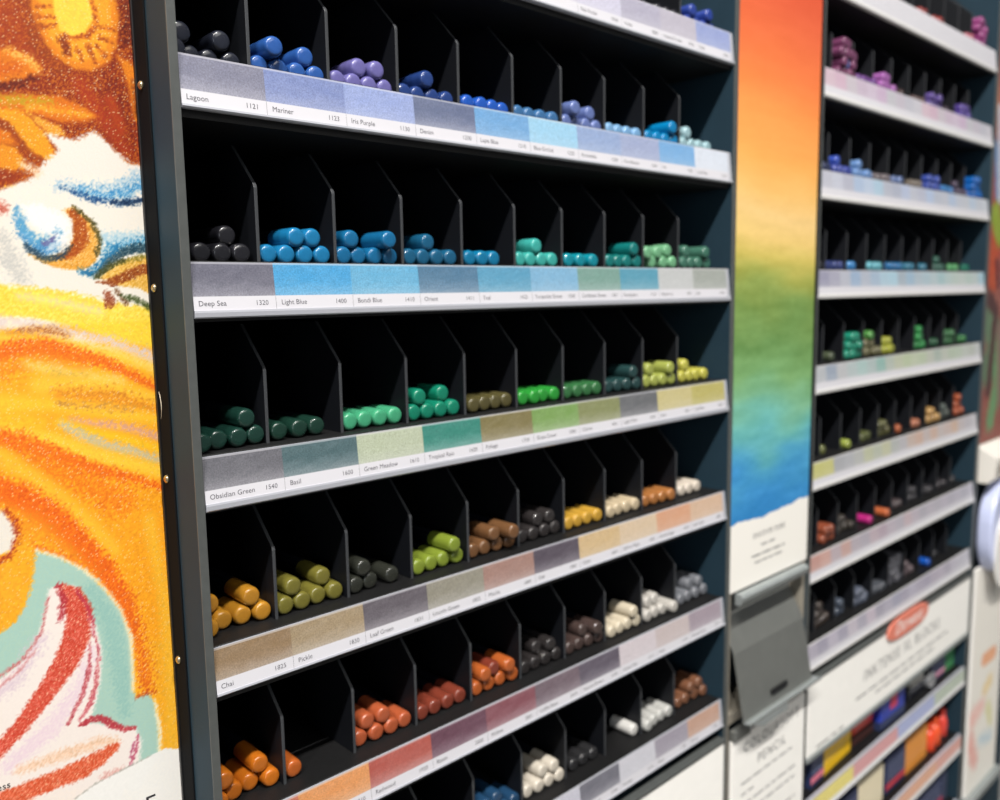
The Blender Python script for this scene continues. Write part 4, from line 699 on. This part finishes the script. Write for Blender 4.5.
C = ramp(Z + wav * np.clip((60 - Z) / 120, 0.25, 1) + (X - 415) * 0.06, RAINBOW)
C += (smooth_noise(X.shape, 40, 7, 8) * 15 + smooth_noise(X.shape, 9, 3, 9) * 9 + RNG.normal(0, 2.5, X.shape))[..., None] * np.clip((120 - Z) / 120, 0.3, 1)[..., None]
edge = np.interp(X, EDGE_X, EDGE_Z) + smooth_noise(X.shape, 12, 400, 12) * 1.2
C = np.where((Z < edge)[..., None], np.array((240, 237, 230.0)), C)
pan = thing('rainbow_panel', at(0, 0, 0), 'tall narrow panel fading from red through yellow and green to blue', 'panel')
sh = link('printed_sheet', grid_mesh('printed_sheet', xs, zs, lambda Z: 0.6 + 0 * Z, np.clip(C, 0, 255), attr_mat('rainbow_print', 0.5, 0.35)), pan)
MB().box(361.0, 468.8, 0.85, 5, -204.4, 420, 0.2).build('backing_board', M_WHITE, pan)
MB().box(468.85, 470.3, -0.6, 6, -204.4, 420, 0.2).build('edge_trim', M_BLACK, pan)
L = Lettering()
L.add('DISCOVER MORE', 412, 0.45, -171.8, 4.9, align='CENTER', spacing=1.2)
for x0, x1, z, h in ((401, 421, -178.5, 1.7), (389, 434, -185.0, 2.0), (393, 430, -190.0, 1.8)):
    L.small_print(x0, x1, 0.45, z, h, seed=int(x0))
L.build_lines('printed_line', M_INK, sh)

# bracket hanging under the panel
br = thing('flap_bracket', at(0, 0, 0), 'dark grey sloping metal flap holder under the rainbow panel', 'bracket')
MB().prism_x([(-4.5, -206), (-5.4, -207.4), (-5.0, -211), (-3.4, -213), (0.4, -213), (0.4, -205.4), (-3, -205.2)], 368, 460.5).build('top_bar', M_STEEL_L, br, smooth=True, angle=35)
fl = MB()
yz = [(17, -213), (-1.2, -247.5), (-9.8, -293)]
fl.prism_x(yz + [(-8.4, -293.3), (0.2, -246.9), (18.2, -212.3)], 366, 462, 0.25)
fl.build('flap', M_STEEL, br)
MB().prism_x([(-9.55, -285.2), (-9.0, -281.9), (-8.0, -282), (-8.4, -285.3)], 402, 424).build('slot', M_BLACK, br, (0, -0.0009, 0))
ld = MB()
ld.prism_x([(-8.2, -293.2), (-9.8, -293), (-14.4, -292.6), (-15.4, -291.0), (-15.9, -291.2), (-14.8, -293.9), (-9.6, -294.6)], 366, 467, 0.1)
ld.build('ledge', M_STEEL_L, br)
MB().prism_y([(367, -293.4), (416, -293.4), (416, -299.4), (383, -299.8)], -15.0, -13.9, 0.2).build('front_tab', M_STEEL_L, br)

# card below the bracket
card = thing('title_card', at(0, 0, 0), 'white card titled COLOURSOFT PENCIL below the metal flap holder', 'card')
MB().box(365.2, 468.4, -1.6, 1.2, -560, -309.5, 0.3).build('card_sheet', M_WHITE, card)
MB().box(365.2, 386, -3.4, 1.4, -310.5, -302.5, 0.4).build('clip', M_STEEL, card)
MB().box(468.6, 470.2, -2.4, 2.0, -560, -306, 0.2).build('edge_trim', M_BLACK, card)
L = Lettering()
L.add('COLOURSOFT', 419, -1.75, -323.6, 10.2, align='CENTER', spacing=1.28)
L.add('PENCIL', 419, -1.75, -338.8, 10.2, align='CENTER', spacing=1.28)
z = -347
for i, (x0, x1) in enumerate(((377, 449), (377, 394), (377, 455), (377, 455), (377, 402), (377, 455), (377, 446))):
    L.small_print(x0, x1, -1.75, z, 2.0, seed=i)
    z -= 8.2
L.build_lines('printed_line', mat('grey_print', (74, 74, 78), 0.6), card)

# ---------------------------------------------------------------- header signs under the trays
def header(x0, x1, label):
    t = thing('header_sign', at(0, 0, 0), label, 'sign')
    MB().box(x0, x1, -1.2, 2.4, -367, -306.5, 0.4).build('sign_board', M_WHITE, t)
    MB().box(x0 - 0.6, x1 + 0.6, -1.8, 4.0, -306.3, -303.6, 0.3).build('top_rail', M_EDGE, t)
    MB().box(x0 - 0.6, x1 + 0.6, -2.2, 4.0, -371, -367.2, 0.3).build('bottom_rail', M_STEEL_L, t)
    return t
header(3.2, 355.0, 'plain white header sign at the foot of the near rack')
hs = header(474.6, 831.0, 'white header sign reading INKTENSE XL BLOCKS with a red oval logo')
lg = MB()
ell = []
for i in range(40):
    a = 2 * math.pi * i / 40
    ex = math.copysign(abs(math.cos(a)) ** 0.62, math.cos(a)) * 46
    ez = math.copysign(abs(math.sin(a)) ** 0.8, math.sin(a)) * 10.2
    ell.append((663 + ex + 0.1 * ez, -307.0 + ez))
lg.prism_y(ell, -3.4, -2.0, 0.2)
lo = lg.build('logo_plate', mat('logo_red', (234, 134, 112), 0.35, coat=0.3), hs)
lo['label'] = 'red oval logo plate'
L = Lettering()
L.add('Derwent', 663, -3.55, -312.0, 17, align='CENTER', shear=0.25)
L.build('logo_script', M_WHITE, lo)
L = Lettering()
L.add('INKTENSE XL BLOCKS', 660, -1.35, -337, 14.5, align='CENTER', spacing=1.22)
for i, (x0, x1, z) in enumerate(((560, 770, -349), (600, 735, -356), (490, 540, -364))):
    L.small_print(x0, x1, -1.35, z, 3.0, seed=20 + i)
L.build_lines('printed_line', mat('sign_print', (120, 120, 120), 0.6), hs)

# ---------------------------------------------------------------- shelves with boxed blocks under the far sign
def product_shelf(z, cuts, cols, label):
    t = thing('product_shelf', at(0, 0, z), label, 'shelf', 'shelves of boxed blocks')
    MB().box(474.2, 831.4, 3, DEPTH - 6, -5, 0).build('shelf_board', M_TRAY, t)
    MB().prism_x([(-0.8, -19), (-0.2, 0.4), (2.8, 0.4), (2.8, -19.6), (0, -20)], 474.4, 831.2, 0.2).build('label_holder', M_HOLD, t)
    xs = []
    for a, b in zip(cuts[:-1], cuts[1:]):
        xs += list(np.linspace(a + 0.02, b - 0.02, 4))
    xs = np.array(xs); zs = np.array([-18.2, -13.2, -13.1, -6, -0.4])
    ci = np.clip(np.searchsorted(np.array(cuts), xs) - 1, 0, len(cols) - 1)
    C = np.zeros((len(zs), len(xs), 3))
    for j, zz in enumerate(zs):
        C[j] = np.array(cols, float)[ci] if zz > -13.15 else (238, 238, 238)
    link('label_strip', grid_mesh('label_strip', xs, zs, lambda Z: -0.95 + (Z + 19) * 0.03, C, M_STRIP), t)
    return t
SA, SB, SD = -407.5, -484.0, -560.0
product_shelf(SA, [475, 562, 655, 745, 830], [(228, 214, 130), (214, 160, 162), (172, 180, 216), (186, 196, 182)], 'shelf with yellow, pink and lilac edge strip under the far sign')
product_shelf(SB, [475, 640, 760, 830], [(226, 208, 150), (226, 176, 150), (222, 170, 160)], 'shelf with peach edge strip, below the yellow and pink one')
product_shelf(SD, [475, 830], [(215, 205, 195)], 'lowest shelf holding the navy box with the orange dot')

NAVY = mat('navy_carton', (40, 50, 84), 0.45, noise=0.12, nscale=120)
def carton(name, x0, x1, y0, y1, z, h, split, cend, label, stripe=None, dot=None, turn=0.0):
    """two-tone box of blocks: navy printed sleeve on the left, bare coloured end on the right"""
    xc, yc = (x0 + x1) / 2, (y0 + y1) / 2
    t = thing(name, at(xc, yc, z), label, 'box', 'boxed blocks on the lower shelves')
    t.rotation_euler = (0, 0, turn)
    a, b, c, d = x0 - xc, x1 - xc, y0 - yc, y1 - yc
    s = a + (b - a) * split
    body = MB().box(s - 1, b, c + 0.5, d - 0.5, 0, h - 0.4, 0.6, 2).build('carton_end', mat('carton_%d_%d_%d' % cend, cend, 0.4, coat=0.15), t)
    sl = MB().box(a, s, c, d, 0, h, 0.5, 2).build('printed_sleeve', NAVY, t)
    L = Lettering()
    for k in range(4):
        L.small_print(a + 3, s - 3, c - 0.12, h * (0.36 + 0.13 * k), 1.6, seed=k + int(x0))
    L.build_lines('sleeve_print', mat('sleeve_print', (150, 158, 186), 0.6), sl)
    if stripe:
        MB().box(a + 0.3, s - 0.2, c - 0.25, c + 0.3, h * 0.12, h * 0.26).build('sleeve_stripe', mat('stripe_%d' % stripe[0], stripe, 0.45), sl)
    if dot:
        MB().box(s + (b - s) * 0.4, s + (b - s) * 0.75, c + (d - c) * 0.25, c + (d - c) * 0.6, h - 0.5, h + 0.1, 0.1).build('top_mark', mat('mark_%d' % dot[0], dot, 0.5), body)
    return t
carton('block_box', 499, 582, 9, 40, SA, 36, 0.30, (238, 190, 30), 'yellow carton with navy printed end, leftmost on the yellow striped shelf', (222, 120, 140), (120, 90, 20), 0.05)
carton('block_box', 764, 829, 10, 40, SA, 30, 0.58, (70, 140, 88), 'green carton with navy printed sleeve at the right end of its shelf', (214, 150, 170), (226, 160, 40), 0.0)
carton('block_box', 562, 652, 9, 44, SB, 38, 0.38, (236, 224, 192), 'ivory carton with navy printed sleeve on the peach striped shelf', (170, 60, 70), (110, 70, 30), 0.0)
carton('block_box', 660, 762, 10, 46, SB, 37, 0.44, (230, 150, 62), 'orange carton with navy printed sleeve, right of the ivory carton', (200, 60, 70), None, 0.0)
carton('block_box', 742, 828, 10, 44, SD, 36, 0.82, (70, 74, 96), 'dark navy carton on the lowest shelf under the peach strip', (190, 60, 80), (230, 150, 50), 0.0)

# red packet lying behind, blue packet with red stripe, black clip with silver lid
t = thing('red_packet', at(598, 24, SA), 'red and dark brown packet lying between the yellow and blue packs', 'packet')
MB().box(-10, 34, -12, 14, 0, 9, 1.2, 2).build('packet_base', mat('packet_brown', (70, 38, 34), 0.5), t)
MB().box(-9, 33, -11.5, 13.5, 9, 26, 2.4, 3).build('packet_top', mat('packet_red', (214, 66, 44), 0.4, coat=0.2), t)
t = thing('blue_packet', at(660, 19, SA), 'bright blue packet with a red band under the far sign', 'packet')
MB().box(-28, 26, -13, 14, 0, 28, 1.6, 2).build('packet_body', mat('packet_blue', (34, 56, 160), 0.35, coat=0.3), t)
MB().box(-8, 8, -13.4, 14.3, 14, 28.5, 0.8).build('red_band', mat('band_red', (196, 60, 90), 0.4), t)
MB().box(-28.3, 26.3, -13.5, 14.2, 0, 9, 0.8).build('navy_base', NAVY, t)
t = thing('sharpener_tin', at(747, 18, SA), 'black and silver sharpener lying right of the blue packet', 'sharpener')
MB().box(-40, 16, -8, 10, 0, 14, 1.5, 2).build('tin_body', mat('gloss_black', (24, 26, 34), 0.2, coat=0.4), t)
cap = MB().lathe_y([(0, -14), (6, -13.6), (8.6, -12), (9, -9), (9, 8), (7, 10), (0, 10.4)], 28)
cap.build('silver_lid', mat('brushed_silver', (205, 207, 210), 0.25, metal=0.8), t, (0.008, 0, 0.0092), smooth=True, angle=40)
MB().box(-36, -6, -8.6, 8, 14, 21, 1.2, 2).build('pale_label', mat('pale_card', (180, 178, 172), 0.5), t)
for i, (x, r, c) in enumerate(((776, 6.6, (222, 74, 40)), (793, 6.8, (226, 86, 44)), (818, 5.6, (214, 70, 58)))):
    t = thing('ink_bottle', at(x, 14 + i, SB), ['red orange squat bottle next to the orange carton', 'middle red orange bottle of the three by the orange carton', 'red bottle nearest the right end of the peach striped shelf'][i], 'bottle', 'red bottles on the peach striped shelf')
    b = MB().lathe_y([(r * 0.9, 0), (r, 1), (r, 16), (r * 0.8, 20), (r * 0.45, 22)], 24)
    bmesh.ops.rotate(b.bm, verts=b.bm.verts, cent=(0, 0, 0), matrix=Matrix.Rotation(math.pi / 2, 3, 'X'))
    b.build('bottle_body', mat('bottle_%d' % c[0], c, 0.3, coat=0.3), t, smooth=True, angle=40)
    b = MB().lathe_y([(r * 0.62, 22), (r * 0.66, 22.5), (r * 0.6, 29), (r * 0.4, 30), (0, 30.2)], 24)
    bmesh.ops.rotate(b.bm, verts=b.bm.verts, cent=(0, 0, 0), matrix=Matrix.Rotation(math.pi / 2, 3, 'X'))
    b.build('bottle_cap', mat('bottle_cap_%d' % c[0], c, 0.35), t, smooth=True, angle=40)

# ---------------------------------------------------------------- beyond the far rack
xs = np.arange(843, 1010, 1.2); zs = np.arange(-168, 420, 1.2)
X, Z = np.meshgrid(xs, zs)
C = paint(X, Z, FAR_ART, (160, 96, 86)) * 0.86
p2 = thing('botanical_poster', at(0, 0, 0), 'red and green painted poster beyond the far rack, at the right edge', 'poster')
link('printed_sheet', grid_mesh('printed_sheet', xs, zs, lambda Z: 3.0 + 0 * Z, C, attr_mat('far_print', 0.5, 0.35)), p2)
MB().box(842.6, 1010, 3.3, 8, -168, 420, 0.3).build('backing_board', M_WHITE, p2)
t = thing('leaflet_holder', at(0, 0, 0), 'pale leaflet holder below the botanical poster at the right edge', 'leaflet holder')
MB().prism_x([(-14, -202), (-16, -180), (3, -169), (6, -169), (6, -208), (-8, -208)], 846, 1000, 0.6).build('holder_body', mat('pale_holder', (226, 222, 214), 0.45), t)
L = Lettering()
for i in range(7):
    L.bar(850 + 7 * i, 852.4 + 7 * i, -15.9, -198, -186 - (i % 3) * 2)
L.build('leaflet_edges', mat('leaflet_grey', (150, 142, 130), 0.6), t)
t = thing('round_packet', at(0, 0, 0), 'rounded white and lilac packet hanging right of the far rack', 'packet')
ov = [(900 + 50 * math.cos(2 * math.pi * i / 48) * (1.0), -262 + 52 * (abs(math.sin(2 * math.pi * i / 48)) ** 0.75) * (1 if math.sin(2 * math.pi * i / 48) > 0 else -1)) for i in range(48)]
MB().prism_y(ov, -14, 2, 3.0).build('packet_shell', mat('lilac_shell', (196, 204, 236), 0.35, coat=0.3), t)
ov2 = [(902 + (x - 900) * 0.84, -262 + (z + 234) * 0.86) for x, z in ov]
MB().prism_y(ov2, -15.4, -13.8, 0.5).build('packet_card', mat('packet_card', (240, 238, 234), 0.5), t)
MB().prism_y([(880, -284), (912, -284), (906, -264), (884, -268)], -16.0, -15.2).build('red_mark', mat('red_mark', (226, 110, 84), 0.5), t)
xs = np.arange(850, 948, 1.2); zs = np.arange(-566, -304, 1.2)
X, Z = np.meshgrid(xs, zs)
C = paint(X, Z, CARD_ART, (243, 239, 230))
t = thing('sample_card', at(0, 0, 0), 'white sample card with an orange patch, right of the far sign', 'card')
sh = link('printed_sheet', grid_mesh('printed_sheet', xs, zs, lambda Z: -1.6 + 0 * Z, C, attr_mat('card_print', 0.5, 0.35)), t)
MB().box(849.6, 948, -1.3, 2, -566, -304, 0.3).build('card_back', M_WHITE, t)
MB().box(846, 952, -9, 3, -574, -566, 0.8).build('bottom_rail', M_STEEL_L, t)
L = Lettering()
for i in range(6):
    L.small_print(872, 930, -1.75, -316 - 6 * i, 2.0, seed=i + 70)
L.build_lines('printed_line', mat('faint_print', (170, 166, 160), 0.6), sh)
MB().box(839.2, 1012, 9, DEPTH, 300, 2000).build('end_column', M_PAINT)
o = bpy.data.objects['end_column']
tag(o, 'dark column behind the posters at the right edge of the picture', 'column')

# ---------------------------------------------------------------- light
def area(name, loc, target, size, power, colour, shape='DISK', size_y=None):
    l = bpy.data.lights.new(name, 'AREA')
    l.shape = shape
    l.size = size
    if size_y: l.size_y = size_y
    l.energy = power
    l.color = colour
    o = bpy.data.objects.new(name, l)
    COL.objects.link(o)
    o.location = loc
    o.rotation_euler = (Vector(target) - Vector(loc)).to_track_quat('-Z', 'Y').to_euler()
    return o
for i, (x, pw) in enumerate(((-1.7, 26), (-1.05, 26), (-0.45, 26), (-0.03, 28))):
    area('ceiling_spot', (x, -0.96, Z0 + 1.68), (x * 0.4 + 0.35, 0, Z0 - 0.08), 0.08, pw, (1.0, 0.965, 0.92))
area('window_light', (-2.2, -2.2, Z0 + 0.3), (0.2, 0, Z0), 1.2, 9, (0.86, 0.93, 1.0), 'SQUARE')
area('ceiling_panel', (0.6, -2.2, Z0 + 1.7), (0.6, 0, Z0 - 0.1), 1.2, 13, (1.0, 0.98, 0.95), 'SQUARE')


w = bpy.data.worlds.new('World')
SC.world = w
w.use_nodes = True
w.node_tree.nodes['Background'].inputs['Color'].default_value = (0.93, 0.96, 1.0, 1)
w.node_tree.nodes['Background'].inputs['Strength'].default_value = 0.13

# ---------------------------------------------------------------- camera
cd = bpy.data.cameras.new('Camera')
cd.sensor_width = 36
cd.lens = CAM_F / 1000 * 36
cd.clip_start = 0.01
cd.dof.use_dof = True
cd.dof.focus_distance = 0.318
cd.dof.aperture_fstop = 9.0
co = bpy.data.objects.new('Camera', cd)
COL.objects.link(co)
r, d, f = [Vector(v) for v in CAM_R]
co.matrix_world = Matrix.Translation(at(*CAM_C)) @ Matrix((r, -d, -f)).transposed().to_4x4()
SC.camera = co
SC.view_settings.view_transform = 'Standard'
SC.view_settings.look = 'None'
SC.view_settings.exposure = 0.0
SC.view_settings.gamma = 1.0
SC.view_settings.use_curve_mapping = False
SC.cycles.use_denoising = True
